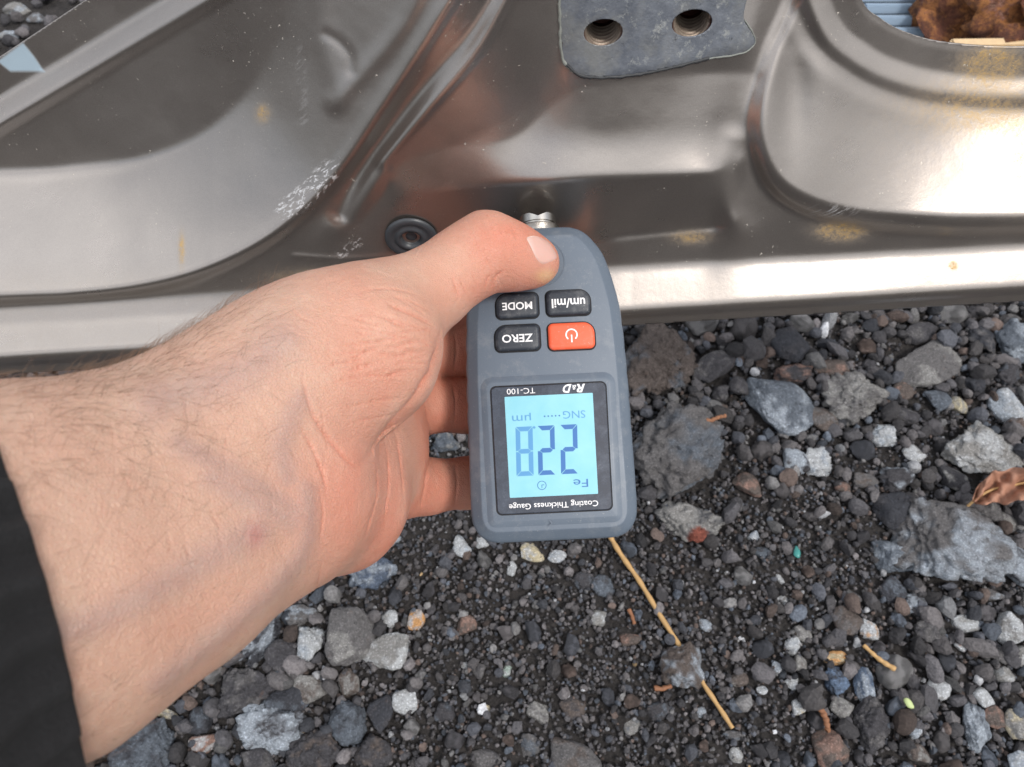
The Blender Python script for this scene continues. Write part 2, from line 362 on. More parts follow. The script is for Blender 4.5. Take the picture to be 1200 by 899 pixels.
DK = (0.055, 0.053, 0.058); GR = (0.12, 0.115, 0.115); BR = (0.105, 0.085, 0.075); BL = (0.105, 0.122, 0.145); PB = (0.30, 0.335, 0.375)
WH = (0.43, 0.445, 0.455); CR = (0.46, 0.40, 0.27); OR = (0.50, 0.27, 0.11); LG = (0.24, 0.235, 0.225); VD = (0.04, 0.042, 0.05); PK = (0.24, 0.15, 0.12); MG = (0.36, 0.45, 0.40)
# (px, py, width, height, turn, main colour, patch colour, patch amount, shape, label)
STONES = [
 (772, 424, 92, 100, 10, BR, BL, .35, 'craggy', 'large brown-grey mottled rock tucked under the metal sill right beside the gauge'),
 (805, 530, 130, 122, -20, GR, BL, .5, 'craggy', 'large pitted blue-grey rock with rusty flecks just right of the gauge'),
 (808, 612, 80, 56, -8, LG, VD, .35, 'craggy', 'grey wedge-shaped stone with a red patch below the large pitted rock'),
 (908, 474, 96, 74, 35, BL, PB, .3, 'flat', 'smooth blue-grey wedge of rock with a pale tip right of the pitted rock'),
 (932, 541, 30, 36, 0, PB, DK, .35, 'round', 'small two-tone pale stone touching the white stone below the blue wedge'),
 (959, 540, 34, 40, 20, WH, PB, .3, 'craggy', 'bright white rough stone right below the blue-grey wedge'),
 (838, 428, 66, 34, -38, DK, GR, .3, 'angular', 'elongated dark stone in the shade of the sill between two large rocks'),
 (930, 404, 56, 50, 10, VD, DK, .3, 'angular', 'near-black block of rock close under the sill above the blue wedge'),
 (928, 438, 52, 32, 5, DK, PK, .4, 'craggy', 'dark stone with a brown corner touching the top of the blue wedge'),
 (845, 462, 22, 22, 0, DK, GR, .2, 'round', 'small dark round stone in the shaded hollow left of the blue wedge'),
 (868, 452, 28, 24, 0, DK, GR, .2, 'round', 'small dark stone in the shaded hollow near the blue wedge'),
 (1004, 466, 78, 70, 15, LG, GR, .4, 'craggy', 'rounded lumpy grey-brown rock right of the blue wedge'),
 (1082, 425, 92, 62, -15, GR, LG, .4, 'flat', 'flat-topped grey triangular rock beneath the right part of the sill'),
 (975, 432, 42, 30, 0, BR, PK, .4, 'round', 'brownish smooth stone between the blue wedge and the lumpy rock'),
 (962, 492, 40, 34, 0, BR, GR, .4, 'round', 'dull brown stone just right of the pale tip of the blue wedge'),
 (1148, 528, 98, 72, 5, LG, WH, .4, 'craggy', 'light speckled rock left of the dry leaf at the right edge'),
 (1187, 480, 44, 54, -35, PB, WH, .5, 'angular', 'pale bluish white stone at the right edge above the speckled rock'),
 (1036, 510, 32, 28, 0, WH, PB, .3, 'craggy', 'white crumbly stone below the lumpy grey-brown rock'),
 (1072, 531, 30, 26, 15, WH, LG, .3, 'flat', 'white arrow-shaped stone left of the light speckled rock'),
 (1125, 477, 26, 26, 0, CR, LG, .5, 'round', 'yellowish grey pebble above the light speckled rock'),
 (1062, 487, 34, 24, 0, DK, GR, .4, 'angular', 'dark angular stone under the flat-topped triangular rock'),
 (1098, 470, 36, 30, 30, BL, VD, .4, 'angular', 'dark blue angular stone under the flat-topped triangular rock'),
 (1058, 458, 26, 26, 20, BR, PK, .3, 'flat', 'small brown triangular stone left below the flat-topped rock'),
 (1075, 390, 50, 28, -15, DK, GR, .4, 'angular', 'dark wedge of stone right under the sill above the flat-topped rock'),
 (1155, 398, 42, 44, 0, VD, GR, .4, 'craggy', 'dark bubbly lava stone near the right end of the sill'),
 (1188, 400, 44, 60, 0, BL, PB, .3, 'craggy', 'rough blue-green grey rock at the right edge under the sill'),
 (1180, 440, 34, 38, 0, DK, BL, .3, 'craggy', 'rough dark stone at the right edge above the pale bluish stone'),
 (1140, 450, 34, 30, 0, VD, DK, .3, 'craggy', 'dark pitted stone between triangular rock and pale bluish stone'),
 (1108, 634, 142, 122, -15, GR, PB, .42, 'craggy', 'largest craggy grey lava rock with pale crust on the right'),
 (1050, 602, 56, 52, 0, VD, DK, .3, 'round', 'dark smooth stone leaning on the upper left of the largest rock'),
 (1050, 653, 66, 42, 10, BL, PB, .5, 'angular', 'dark block with a pale blue end jutting left from the largest rock'),
 (1047, 692, 34, 34, 0, VD, BL, .3, 'round', 'dark blue-black smooth stone below the largest rock'),
 (1068, 704, 32, 30, 0, PB, DK, .5, 'craggy', 'small black and white mottled stone below the largest rock'),
 (1052, 560, 50, 40, 0, DK, PB, .4, 'craggy', 'dark rock with bright bluish flecks above the largest rock'),
 (1116, 560, 38, 30, 30, DK, LG, .4, 'angular', 'dark oblong stone between speckled rock and largest rock'),
 (1014, 562, 34, 22, 15, GR, BR, .3, 'round', 'flat oval grey stone left above the largest rock'),
 (988, 574, 20, 18, 0, BR, PK, .5, 'round', 'small reddish brown pebble left of the oval grey stone'),
 (1183, 612, 26, 26, 10, LG, GR, .3, 'flat', 'squarish light grey stone right of the largest rock'),
 (1160, 600, 34, 28, 0, GR, LG, .3, 'craggy', 'hollow grey stone under the stem of the dry leaf'),
 (1190, 664, 52, 44, 35, PB, DK, .4, 'angular', 'pale blue streaked stone at the right edge beside the largest rock'),
 (1163, 698, 26, 20, 0, GR, PB, .3, 'round', 'small grey stone below the pale blue streaked stone'),
 (1185, 736, 40, 40, 0, WH, LG, .3, 'round', 'round white stone at the right edge, biggest of the white ones'),
 (1130, 733, 38, 24, 0, WH, LG, .4, 'round', 'white oval stone split by a grey crack, left of the round white stone'),
 (1020, 738, 30, 26, 30, WH, OR, .35, 'angular', 'cream and rust tinted stone above the short twig'),
 (994, 728, 36, 34, 0, BR, GR, .3, 'angular', 'brown-grey blocky stone left of the cream and rust tinted stone'),
 (982, 772, 36, 18, 8, OR, CR, .5, 'round', 'orange-tan oval stone lying left of the short twig'),
 (979, 797, 34, 32, 0, (0.11, 0.155, 0.23), VD, .4, 'craggy', 'vivid blue-grey stone directly below the orange-tan stone'),
 (1011, 803, 26, 42, 5, (0.08, 0.11, 0.16), PB, .35, 'angular', 'upright dark blue streaked stone below the short twig'),
 (985, 829, 28, 26, 30, LG, GR, .2, 'round', 'smooth oval grey pebble below the vivid blue stone'),
 (1018, 848, 54, 62, 15, DK, GR, .3, 'craggy', 'large dark charcoal stone below the upright dark blue stone'),
 (974, 876, 44, 44, -20, BR, PK, .4, 'angular', 'brown-grey stone at the bottom beside the large charcoal stone'),
 (1085, 742, 36, 34, 0, GR, DK, .3, 'craggy', 'grey bubbly stone left of the cracked white oval stone'),
 (1100, 805, 29, 30, 10, WH, LG, .1, 'flat', 'flat white shield-shaped stone right of the green seed'),
 (1152, 817, 26, 24, 0, WH, LG, .2, 'round', 'heart-shaped whitish pebble right of the shield-shaped stone'),
 (1142, 848, 40, 60, 20, PB, BL, .4, 'craggy', 'tall pale blue-grey stone with waisted outline at lower right'),
 (1072, 856, 18, 20, 0, PB, WH, .3, 'craggy', 'small pale bluish stone right of the large charcoal stone'),
 (1127, 757, 19, 14, 0, WH, PK, .4, 'round', 'little pinkish white pebble under the cracked white oval stone'),
 (1176, 791, 28, 22, 10, LG, WH, .4, 'angular', 'speckled grey-white stone above the heart-shaped pebble'),
 (1196, 772, 30, 30, 0, LG, WH, .4, 'craggy', 'grey-white stone cut by the right edge of the frame'),
 (1172, 768, 26, 22, 0, GR, DK, .4, 'angular', 'dull grey stone left of the stone cut by the frame'),
 (1166, 840, 30, 26, 30, BR, PK, .4, 'angular', 'brownish stone just right of the tall pale blue-grey stone'),
 (1193, 852, 30, 40, 0, LG, CR, .3, 'angular', 'light beige-grey stone at the lower right edge'),
 (1078, 884, 30, 26, 0, BR, LG, .4, 'round', 'brown stone with a light patch near the bottom edge'),
 (1193, 893, 30, 30, 0, PB, WH, .3, 'flat', 'pale bluish stone in the bottom right corner'),
 (801, 778, 54, 52, 10, BR, PB, .35, 'craggy', 'grey stone with a white rim lying across the long straw'),
 (928, 757, 20, 22, 0, WH, PB, .3, 'craggy', 'white crumbly pebble uppermost in the column of white pebbles'),
 (912, 783, 16, 16, 0, PB, WH, .3, 'flat', 'small pale blue pebble left in the column of white pebbles'),
 (928, 800, 20, 17, 0, WH, LG, .2, 'round', 'rounded white pebble in the middle of the pebble column'),
 (936, 830, 18, 18, 20, WH, CR, .1, 'flat', 'faceted white pebble lowest in the column of white pebbles'),
 (893, 808, 14, 12, 0, WH, PB, .2, 'flat', 'tiny white pebble left of the rounded white pebble'),
 (883, 629, 17, 15, 0, PB, WH, .5, 'flat', 'single bright pale pebble on dark grit left of the teal shard'),
 (893, 648, 22, 18, 0, BL, DK, .3, 'flat', 'small slate-blue square pebble under the bright pale pebble'),
 (913, 679, 14, 11, 35, WH, LG, .2, 'round', 'small white oval pebble below the teal shard'),
 (917, 702, 18, 16, 0, WH, BR, .4, 'round', 'white pebble with brown side below the small white oval'),
 (876, 568, 38, 32, 20, BR, PK, .4, 'round', 'brown stone right of the large pitted rock'),
 (862, 592, 18, 20, 0, DK, GR, .3, 'round', 'dark grey pebble below the brown stone near the pitted rock'),
 (940, 743, 22, 20, 0, LG, GR, .3, 'round', 'grey pebble just above the crumbly white pebble column'),
 (938, 780, 20, 24, -30, LG, BR, .3, 'round', 'oval beige-grey pebble between the upper white pebbles'),
 (825, 732, 20, 18, 0, PB, BR, .5, 'round', 'pebble with a shiny pale blue face right of the long straw'),
 (771, 832, 32, 28, 0, DK, BL, .2, 'flat', 'flat slate stone left of the lower end of the straw'),
 (865, 796, 24, 18, 10, BR, LG, .3, 'round', 'oval brown pebble right of the stone on the straw'),
 (859, 862, 26, 12, 0, GR, BL, .2, 'flat', 'flat narrow grey stone at the lower tip of the straw'),
 (863, 884, 18, 20, 30, LG, WH, .3, 'angular', 'pale grey chip near the bottom below the tip of the straw'),
 (822, 833, 14, 18, 40, PB, LG, .2, 'angular', 'small pale slanted chip left of the straw tip'),
 (622, 649, 32, 28, 0, CR, WH, .4, 'round', 'cream speckled stone directly below the bottom of the gauge'),
 (653, 652, 24, 17, 0, WH, PB, .4, 'flat', 'white flat chip right of the cream stone below the gauge'),
 (600, 667, 12, 19, 10, WH, LG, .2, 'flat', 'thin upright white chip left of the cream speckled stone'),
 (540, 639, 28, 24, 45, WH, PB, .4, 'craggy', 'white knobbly stone just below the little finger'),
 (565, 634, 18, 18, 0, WH, LG, .3, 'round', 'white pebble at the lower left corner of the gauge'),
 (703, 724, 24, 24, 30, LG, WH, .35, 'round', 'grey pebble with a white shine left of the long straw'),
 (595, 787, 16, 16, 0, MG, WH, .3, 'flat', 'tiny pale mint-green stone alone on the dark grit'),
 (571, 832, 10, 14, 15, CR, WH, .3, 'round', 'tiny cream pebble left below the mint-green stone'),
 (546, 781, 12, 10, 0, WH, LG, .3, 'flat', 'tiny white chip left of the mint-green stone'),
 (683, 682, 26, 24, 0, DK, BL, .3, 'round', 'dark rounded stone left of the slate triangle by the straw'),
 (708, 686, 34, 28, 0, BL, DK, .4, 'flat', 'dark slate triangular stone beside the upper straw'),
 (736, 750, 32, 22, 0, BR, PK, .5, 'round', 'reddish grey oval stone left of the straw middle'),
 (675, 887, 60, 54, 0, GR, BR, .3, 'round', 'large dull grey stone cut by the bottom edge below the gauge'),
 (633, 838, 28, 34, -30, LG, GR, .4, 'angular', 'grey-brown two-lobed stone above the large dull stone'),
 (670, 831, 34, 30, 0, BR, DK, .3, 'flat', 'faint brown flat stone above the large dull stone'),
 (620, 873, 28, 30, 20, GR, BL, .3, 'angular', 'grey chipped stone left of the large dull stone'),
 (568, 893, 42, 28, 0, GR, DK, .3, 'flat', 'flat grey stone at the bottom edge left of the chipped stone'),
 (545, 735, 30, 26, -30, BR, PK, .4, 'flat', 'reddish brown flat chip on grit below the little finger'),
 (520, 835, 28, 28, 0, DK, BL, .3, 'craggy', 'dark rough stone on grit at bottom centre left'),
 (742, 852, 24, 22, 0, LG, BL, .3, 'angular', 'grey angular pebble near the bottom left of the straw tip'),
 (562, 785, 20, 22, 0, GR, DK, .2, 'round', 'round dark grey pebble beside the tiny white chip'),
 (411, 744, 66, 70, 0, GR, LG, .3, 'round', 'big rounded grey boulder-like stone with pale spots below the palm'),
 (455, 767, 60, 46, -25, LG, WH, .4, 'flat', 'pointed light grey stone right of the big rounded stone'),
 (474, 819, 36, 34, 10, WH, LG, .15, 'round', 'smooth white egg-like stone below the pointed light grey stone'),
 (361, 756, 36, 44, 0, WH, PB, .4, 'craggy', 'bright bluish white crusted stone left of the big rounded stone'),
 (330, 768, 42, 38, 0, DK, GR, .3, 'angular', 'dark triangular stone left of the bright crusted stone'),
 (304, 748, 44, 74, 35, VD, PB, .45, 'craggy', 'dark stone with pale blue streaks along the edge of the forearm'),
 (363, 806, 44, 36, 0, LG, BR, .4, 'round', 'grey-brown rounded stone below the bright crusted stone'),
 (408, 803, 28, 40, 0, BR, LG, .4, 'angular', 'upright brown-grey stone under the big rounded stone'),
 (283, 812, 76, 56, -20, DK, GR, .3, 'craggy', 'dark pitted lava lump just below the dark streaked stone'),
 (316, 850, 86, 66, -15, PB, DK, .4, 'craggy', 'craggy pale blue-white rock with dark hollows at lower left'),
 (335, 822, 56, 44, 0, VD, BL, .3, 'round', 'rounded blackish stone behind the craggy pale blue-white rock'),
 (410, 846, 52, 50, 0, BL, VD, .4, 'craggy', 'blue-grey stone with a deep cavity right of the craggy pale rock'),
 (446, 836, 34, 44, 15, VD, DK, .2, 'angular', 'dark slate stone left below the white egg-like stone'),
 (235, 844, 36, 32, 0, VD, BL, .3, 'angular', 'black angular stone left of the craggy pale rock'),
 (240, 870, 38, 28, 0, PK, WH, .4, 'flat', 'small pinkish brown stone with light top below the black angular one'),
 (175, 874, 88, 78, 0, BL, VD, .5, 'craggy', 'large glittery blue-black rock next to the black cuff'),
 (366, 882, 66, 48, 0, DK, BR, .3, 'craggy', 'dark bubbly stone at the bottom edge right of the pale rock'),
 (196, 836, 32, 12, 10, CR, LG, .4, 'flat', 'thin cream stone along the forearm above the glittery rock'),
 (488, 729, 22, 30, 0, OR, WH, .5, 'angular', 'tan and white upright chip right of the pointed stone'),
 (457, 727, 20, 24, 0, WH, LG, .4, 'craggy', 'small white stone above the pointed light grey stone'),
 (434, 668, 60, 46, -20, (0.09, 0.115, 0.16), PB, .35, 'craggy', 'blue speckled dark stone touching the heel of the hand'),
 (352, 720, 40, 30, 0, GR, PB, .4, 'craggy', 'light grey hollow stone directly under the wrist'),
 (462, 632, 24, 16, -40, PB, WH, .4, 'flat', 'pale blue chip peeking out beside the palm edge'),
 (440, 880, 50, 40, 0, DK, BR, .3, 'craggy', 'dark brown rough stone at the bottom edge under the slate stone'),
 (300, 892, 50, 30, 0, DK, GR, .3, 'angular', 'dark stone at the bottom edge under the craggy pale rock'),
 (523, 520, 36, 28, 0, BL, LG, .3, 'craggy', 'blue-grey stone seen in the gap between ring and little finger'),
 (20, 12, 34, 24, 0, LG, PB, .3, 'angular', 'light grey stone in the top left corner behind the metal edge'),
 (44, 22, 26, 18, 0, GR, PB, .3, 'angular', 'grey stone behind the metal edge, right of the corner stone'),
 (10, 42, 30, 18, 0, PB, LG, .3, 'angular', 'bluish grey stone at the left edge just above the metal edge'),
]
placed = []          # (x, y, r)
gi = 0
for i, (px, py, wv_, hv_, turn, c1, c2, amt, kind, label) in enumerate(STONES):
    p0, t0 = on_ground(px, py, 0.006); t0 = float(t0)
    rx, ry = wv_ / 2 * K * t0, hv_ / 2 * K * t0 * 1.02
    rz = 0.62 * min(rx, ry) if kind != 'flat' else 0.5 * min(rx, ry)
    if max(wv_, hv_) > 80: rz *= 0.85
    zc = rz * 0.35 + 0.001
    p0, t0 = on_ground(px, py, zc); t0 = float(t0)
    sub = 5 if max(wv_, hv_) > 60 else (4 if max(wv_, hv_) > 28 else 3)
    P, F = rock_shape(sub, 100 + i * 7, kind)
    P = P / np.abs(P).max(0) * (1.0 if kind != 'craggy' else 1.03)
    f = fbm(P * 2.0 + i * 3.1, 6, i % 11) * 0.62 + 0.5
    th = 0.62 - 0.26 * amt * 1.4
    m = sstep(th, th + 0.16, f)[:, None] * (.55 + .45 * sstep(-.3, .3, vnoise(P * 14, 3)))[:, None]
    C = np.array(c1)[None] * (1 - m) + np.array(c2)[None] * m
    if 'red patch' in label:
        mm_ = sstep(0.75, 0.6, np.hypot(P[:, 0] - 0.1, P[:, 1] + 0.7) * 2.2)[:, None]; C = C * (1 - mm_) + np.array((0.20, 0.06, 0.04)) * mm_
    if 'long straw' in label and 'rim' in label: rz *= 1.3; p0 = on_ground(px, py, .009)[0]
    P = P * np.array([rx, ry, rz]); a = -math.radians(turn); ca, sa = math.cos(a), math.sin(a)
    P = P @ np.array([[ca, sa, 0], [-sa, ca, 0], [0, 0, 1]])
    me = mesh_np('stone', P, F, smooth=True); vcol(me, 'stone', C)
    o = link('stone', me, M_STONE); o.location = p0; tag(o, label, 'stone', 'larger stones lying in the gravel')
    placed.append((p0[0], p0[1], max(rx, ry) * 0.8 + min(rx, ry) * 0.1))
PL = np.array(placed)

# coarse zone map : 1 = coarse stones, 0 = fine grit (in pixel terms converted from world)
def coarse(x, y):
    px, py, d = pix_of(np.stack([x, y, np.zeros_like(x)], -1))
    c = sstep(620, 420, py) * sstep(640, 760, px) + sstep(430, 330, px - (py - 700) * .2) + sstep(960, 1060, px) * 0.8 + sstep(330, 250, py)
    c = c + 0.35 * fbm(np.stack([x, y, 0 * x], -1) * 14, 3, 21)
    return np.clip(c, 0, 1)

palette = np.array([(0.056, 0.053, 0.055), (0.074, 0.069, 0.070), (0.085, 0.078, 0.076), (0.062, 0.064, 0.072), (0.11, 0.10, 0.098), (0.075, 0.085, 0.10), (0.09, 0.066, 0.055), (0.13, 0.125, 0.12), (0.24, 0.24, 0.24), (0.42, 0.42, 0.42), (0.35, 0.24, 0.12)])
pw = np.array([.2, .2, .16, .12, .14, .05, .06, .05, .012, .0028, .0006]); pw /= pw.sum()

# individually placed common stones (shared meshes)
protos = []
for s in range(18):
    P, F = rock_shape(4, 900 + s, ['angular', 'craggy', 'craggy', 'angular', 'flat', 'angular'][s % 6]); P = P / np.abs(P).max(0)
    P *= np.array([1, rng.uniform(.7, .95), rng.uniform(.55, .8)])
    base_c = palette[s % 8] * rng.uniform(.8, 1.2); f = fbm(P * 2 + s, 3, s)[:, None]
    me = mesh_np('gravel_stone', P, F); vcol(me, 'stone', np.clip(base_c * 1.25 * [1, 1.02, 1.06] * (1 + 0.9 * sstep(-.1, .35, f)), 0, 1)); me.materials.append(M_STONE); protos.append(me)
cnt = 0; tries = 0; pts = list(map(tuple, PL))
VIS = []
while cnt < 190 and tries < 20000:
    tries += 1
    px, py = rng.uniform(-20, 1220), rng.uniform(365, 915)
    if px < 340 and py < 1180 - px * 1.35 + 0 and py > 0 and (py < 700 or px < 100): continue
    if 545 < px < 750 and 250 < py < 636: continue
    g, t0 = on_ground(px, py, 0.0); t0 = float(t0); x, y = g[0], g[1]
    cz = float(coarse(np.array([x]), np.array([y]))[0])
    if rng.random() > 0.12 + cz: continue
    r = (rng.uniform(0.0045, 0.0125) * (0.55 + 0.6 * cz))
    if any((x - a) ** 2 + (y - b) ** 2 < (r + c * 0.92) ** 2 for a, b, c in pts): continue
    pts.append((x, y, r)); cnt += 1
    o = bpy.data.objects.new('gravel_stone', protos[rng.integers(18)]); COL.objects.link(o)
    o.location = (x, y, float(ground_z(np.array(x), np.array(y))) + r * 0.25); o.scale = (r, r, r); o.rotation_euler = (rng.uniform(-.4, .4), rng.uniform(-.4, .4), rng.uniform(0, 6.28))
    tag(o, 'small dull grey or brown gravel stone among the loose gravel', 'stone', 'small gravel stones')
PT = np.array(pts)

# gravel as stuff
def scatter(n, x0, x1, y0, y1, rmin, rmax, power, sub, seed, zoff, sel, avoid=0.75):
    r_ = np.random.default_rng(seed)
    x = r_.uniform(x0, x1, n); y = r_.uniform(y0, y1, n)
    cz = coarse(x, y); keep = sel(cz, r_.random(n))
    for a, b, c in PT: keep &= (x - a) ** 2 + (y - b) ** 2 > (c * avoid) ** 2
    x, y = x[keep], y[keep]; m = len(x)
    r = rmin + (rmax - rmin) * r_.random(m) ** power
    z = ground_z(x, y) + r * zoff + r_.uniform(0, 1, m) * 0.0012
    base = []
    for s in range(30):
        P, F = rock_shape(sub, 5000 + seed * 50 + s, ['angular', 'flat', 'angular', 'flat'][s % 4]); P = P / np.abs(P).max(); P = P * r_.uniform(.5, 1, 3); base.append(P)
    base = np.array(base); F = ICO[sub][1]
    P = base[r_.integers(0, 30, m)]
    q = r_.normal(size=(m, 4)); q /= np.linalg.norm(q, axis=1)[:, None]; a, b, c, d = q.T
    R = np.stack([np.stack([1 - 2 * (c * c + d * d), 2 * (b * c - a * d), 2 * (b * d + a * c)], -1), np.stack([2 * (b * c + a * d), 1 - 2 * (b * b + d * d), 2 * (c * d - a * b)], -1), np.stack([2 * (b * d - a * c), 2 * (c * d + a * b), 1 - 2 * (b * b + c * c)], -1)], 1)
    V = np.einsum('mij,mvj->mvi', R, P) * r[:, None, None] + np.stack([x, y, z], -1)[:, None]
    nv = V.shape[1]; FF = (F[None] + (np.arange(m) * nv)[:, None, None]).reshape(-1, 3)
    C = palette[r_.choice(len(palette), m, p=pw)] * r_.uniform(.5, 2.1, (m, 1)) * [1.0, 1.02, 1.06]
    return V.reshape(-1, 3), FF, np.repeat(C, nv, 0)
sets = [
 scatter(62000, -0.42, 0.42, -0.06, 0.42, 0.0008, 0.0022, 1.0, 1, 1, 0.1, lambda c, r: r > c * 0.45),
 scatter(11000, -0.42, 0.42, -0.06, 0.46, 0.0018, 0.0036, 1.7, 2, 2, 0.25, lambda c, r: r < 0.75 + 0.25 * c),
 scatter(6500, -0.45, 0.45, -0.08, 0.50, 0.0032, 0.0066, 1.2, 2, 3, 0.45, lambda c, r: r < 0.10 + 0.9 * c, 0.9),
 scatter(6500, -0.48, 0.48, 0.02, 0.55, 0.005, 0.0105, 1.1, 2, 6, 0.45, lambda c, r: r < 0.02 + 0.7 * c, 1.0),
 scatter(9000, -0.95, 0.95, 0.40, 1.15, 0.0035, 0.0100, 1.2, 2, 4, 0.4, lambda c, r: r < 2),
 scatter(6000, -1.0, 1.0, -0.6, 0.45, 0.003, 0.008, 1.5, 1, 5, 0.2, lambda c, r: r < 2),
]
for nm, ids in (('gravel', (1, 2, 3, 4, 5)), ('fine_grit', (0,))):
    off = 0; Vs, Fs, Cs = [], [], []
    for i in ids:
        V, F, C = sets[i]; Vs.append(V); Fs.append(F + off); Cs.append(C); off += len(V)
    me = mesh_np(nm, np.vstack(Vs), np.vstack(Fs), smooth=False); vcol(me, 'stone', np.vstack(Cs))
    tag(link(nm, me, M_PEB), 'loose dark volcanic gravel covering the ground' if nm == 'gravel' else 'fine dark grit between the gravel stones', kind='stuff')

# ------------------------------------------------------------------ straw, twigs, leaf, bits
def tube_pts(P, R, seg=8):
    P = np.asarray(P, float); n = len(P); T = np.gradient(P, axis=0); T /= np.linalg.norm(T, axis=1)[:, None] + 1e-12
    up = np.array([0, 0, 1.0]); A = np.cross(T, up); A /= np.linalg.norm(A, axis=1)[:, None] + 1e-12; B = np.cross(T, A)
    R = np.broadcast_to(R, (n,)); th = np.linspace(0, 2 * np.pi, seg, endpoint=False)
    V = P[:, None] + (A[:, None] * np.cos(th)[None, :, None] + B[:, None] * np.sin(th)[None, :, None]) * R[:, None, None]
    i = np.arange(n - 1)[:, None] * seg; j = np.arange(seg)[None]; j2 = (j + 1) % seg
    F = np.stack([i + j, i + j2, i + seg + j2, i + seg + j], -1).reshape(-1, 4)
    return V.reshape(-1, 3), F
def stalk(name, pix, width_px, mat, label, cat, z=0.006, n=30, group=None, taper=0.8):
    L = spline(pix, n); g, t0 = on_ground(L[:, 0], L[:, 1], z)
    L = L + np.stack([fbm(np.stack([np.arange(len(L)) * .08, L[:, 0] * 0, L[:, 0] * 0], -1), 2, 4) * width_px * 0.5] * 2, -1)
    g, t0 = on_ground(L[:, 0], L[:, 1], z)
    V, F = tube_pts(g, width_px / 2 * K * t0.mean() * np.linspace(1, taper, len(L)) * (1 + 0.12 * np.sin(np.arange(len(L)) * .5)))
    me = mesh_np(name, V, F); o = link(name, me, mat)
    return tag(o, label, cat, group)
stalk('straw', [(708, 615), (722, 642), (756, 692), (793, 752), (822, 798), (858, 853)], 6.5, M_STRAW, 'long dry yellow straw lying diagonally on the gravel below the gauge', 'straw', z=0.0068)
stalk('twig', [(1013, 757), (1030, 772), (1049, 784)], 4.5, M_STRAW, 'short brown twig right of the orange-tan stone', 'twig', z=0.009, taper=1.5)
stalk('plant_needle', [(768, 808), (785, 802)], 6, M_TWIG, 'short reddish needle left below the stone on the straw', 'needle', z=0.006)
stalk('plant_needle', [(960, 828), (966, 842), (968, 856)], 8, M_TWIG, 'orange-brown bark sliver left of the smooth oval grey pebble', 'needle', z=0.007)
stalk('plant_needle', [(738, 715), (742, 730)], 5, M_TWIG, 'tiny red-brown needle left of the straw middle', 'needle', z=0.005)
stalk('plant_needle', [(828, 494), (840, 488), (850, 486)], 5, M_TWIG, 'orange needle on the top edge of the large pitted rock', 'needle', z=0.022)
def blob(name, px, py, wpx, hpx, turn, mat, label, cat, z=0.008):
    P, F = rock_shape(3, 77, 'round'); g, t0 = on_ground(px, py, z); s = K * float(t0) / 2; P = P / np.abs(P).max(0)
    if name == 'seed': P[:, :2] *= (1 - 0.6 * sstep(-0.2, 1, P[:, 1]))[:, None]
    P = P * np.array([wpx * s, hpx * s, min(wpx, hpx) * s * .7]); a = -math.radians(turn); ca, sa = math.cos(a), math.sin(a)
    P = P @ np.array([[ca, sa, 0], [-sa, ca, 0], [0, 0, 1]])
    o = link(name, mesh_np(name, P, F), mat); o.location = g; return tag(o, label, cat)
blob('seed', 1062, 822, 9, 20, -35, M_SEED, 'pale green pointed seed among gravel left of the shield-shaped stone', 'seed')
blob('glass_shard', 933, 647, 9, 15, 0, M_TEAL, 'tiny teal shard on the grit right of the slate-blue pebble', 'shard', 0.005)
# dry leaf, curled, with midrib and stalk
lf = empty('dry_leaf', on_ground(1180, 565, 0.02)[0]); tag(lf, 'curled reddish brown dry leaf at the right edge beside the speckled rock', 'leaf')
nu, nv2 = 26, 16; rows = []
stem = spline([(1140, 588), (1160, 575), (1190, 568), (1230, 560)], 10)
for a in np.linspace(0, 1, nu):
    q = stem[int(a * (len(stem) - 1))]; half = 24 * math.sin(math.pi * min(1, a * 0.85 + .1)) ** .7 * a ** .4
    for b in np.linspace(-1, 1, nv2):
        x = q[0] + b * half * 0.35; y = q[1] + b * half * (1 + .12 * math.sin(a * 23 + b * 3))
        z = 0.020 + 0.015 * abs(b) ** 1.4 * a + 0.004 * math.sin(a * 14 + b * 5) + 0.0015 * math.sin(a * 40)
        rows.append(on_ground(x, y, z)[0])
idx = np.arange(nu * nv2).reshape(nu, nv2); F = np.stack([idx[:-1, :-1], idx[:-1, 1:], idx[1:, 1:], idx[1:, :-1]], -1).reshape(-1, 4)
me = mesh_np('blade', np.array(rows) - np.array(lf.location), F); o = link('blade', me, M_LEAF, lf); md = o.modifiers.new('s', 'SOLIDIFY'); md.thickness = 0.0004
g, t0 = on_ground(stem[:, 0], stem[:, 1], 0.0205); g2, _ = on_ground(np.array([1126., 1133]), np.array([600., 594]), 0.015)
V, F = tube_pts(np.vstack([g2, g]), 0.0008); link('midrib', mesh_np('midrib', V - np.array(lf.location), F), M_STRAW, lf)

# ------------------------------------------------------------------ the pressed sheet-metal door panel
ST = 2.0
GX = np.arange(-420, 1640 + ST, ST); GY = np.arange(-320, 480 + ST, ST)
X, Y = np.meshgrid(GX, GY)
Lsill = np.interp(GX, [-420, 0, 300, 720, 1200, 1640], [380, 357, 338, 311, 284, 260])[None].repeat(len(GY), 0)
Edge = lambda x: np.interp(x, [-420, 0, 250, 740, 1200, 1640], [475, 439, 424, 381, 353, 328])
def blur(A, s):
    s = s / ST; r = int(3 * s) + 1; k_ = np.exp(-0.5 * (np.arange(-r, r + 1) / s) ** 2); k_ /= k_.sum()
    A = np.apply_along_axis(lambda v: np.convolve(np.pad(v, r, 'edge'), k_, 'valid'), 0, A)
    return np.apply_along_axis(lambda v: np.convolve(np.pad(v, r, 'edge'), k_, 'valid'), 1, A)
def lerp(A, B, m): return A * (1 - m) + B * m
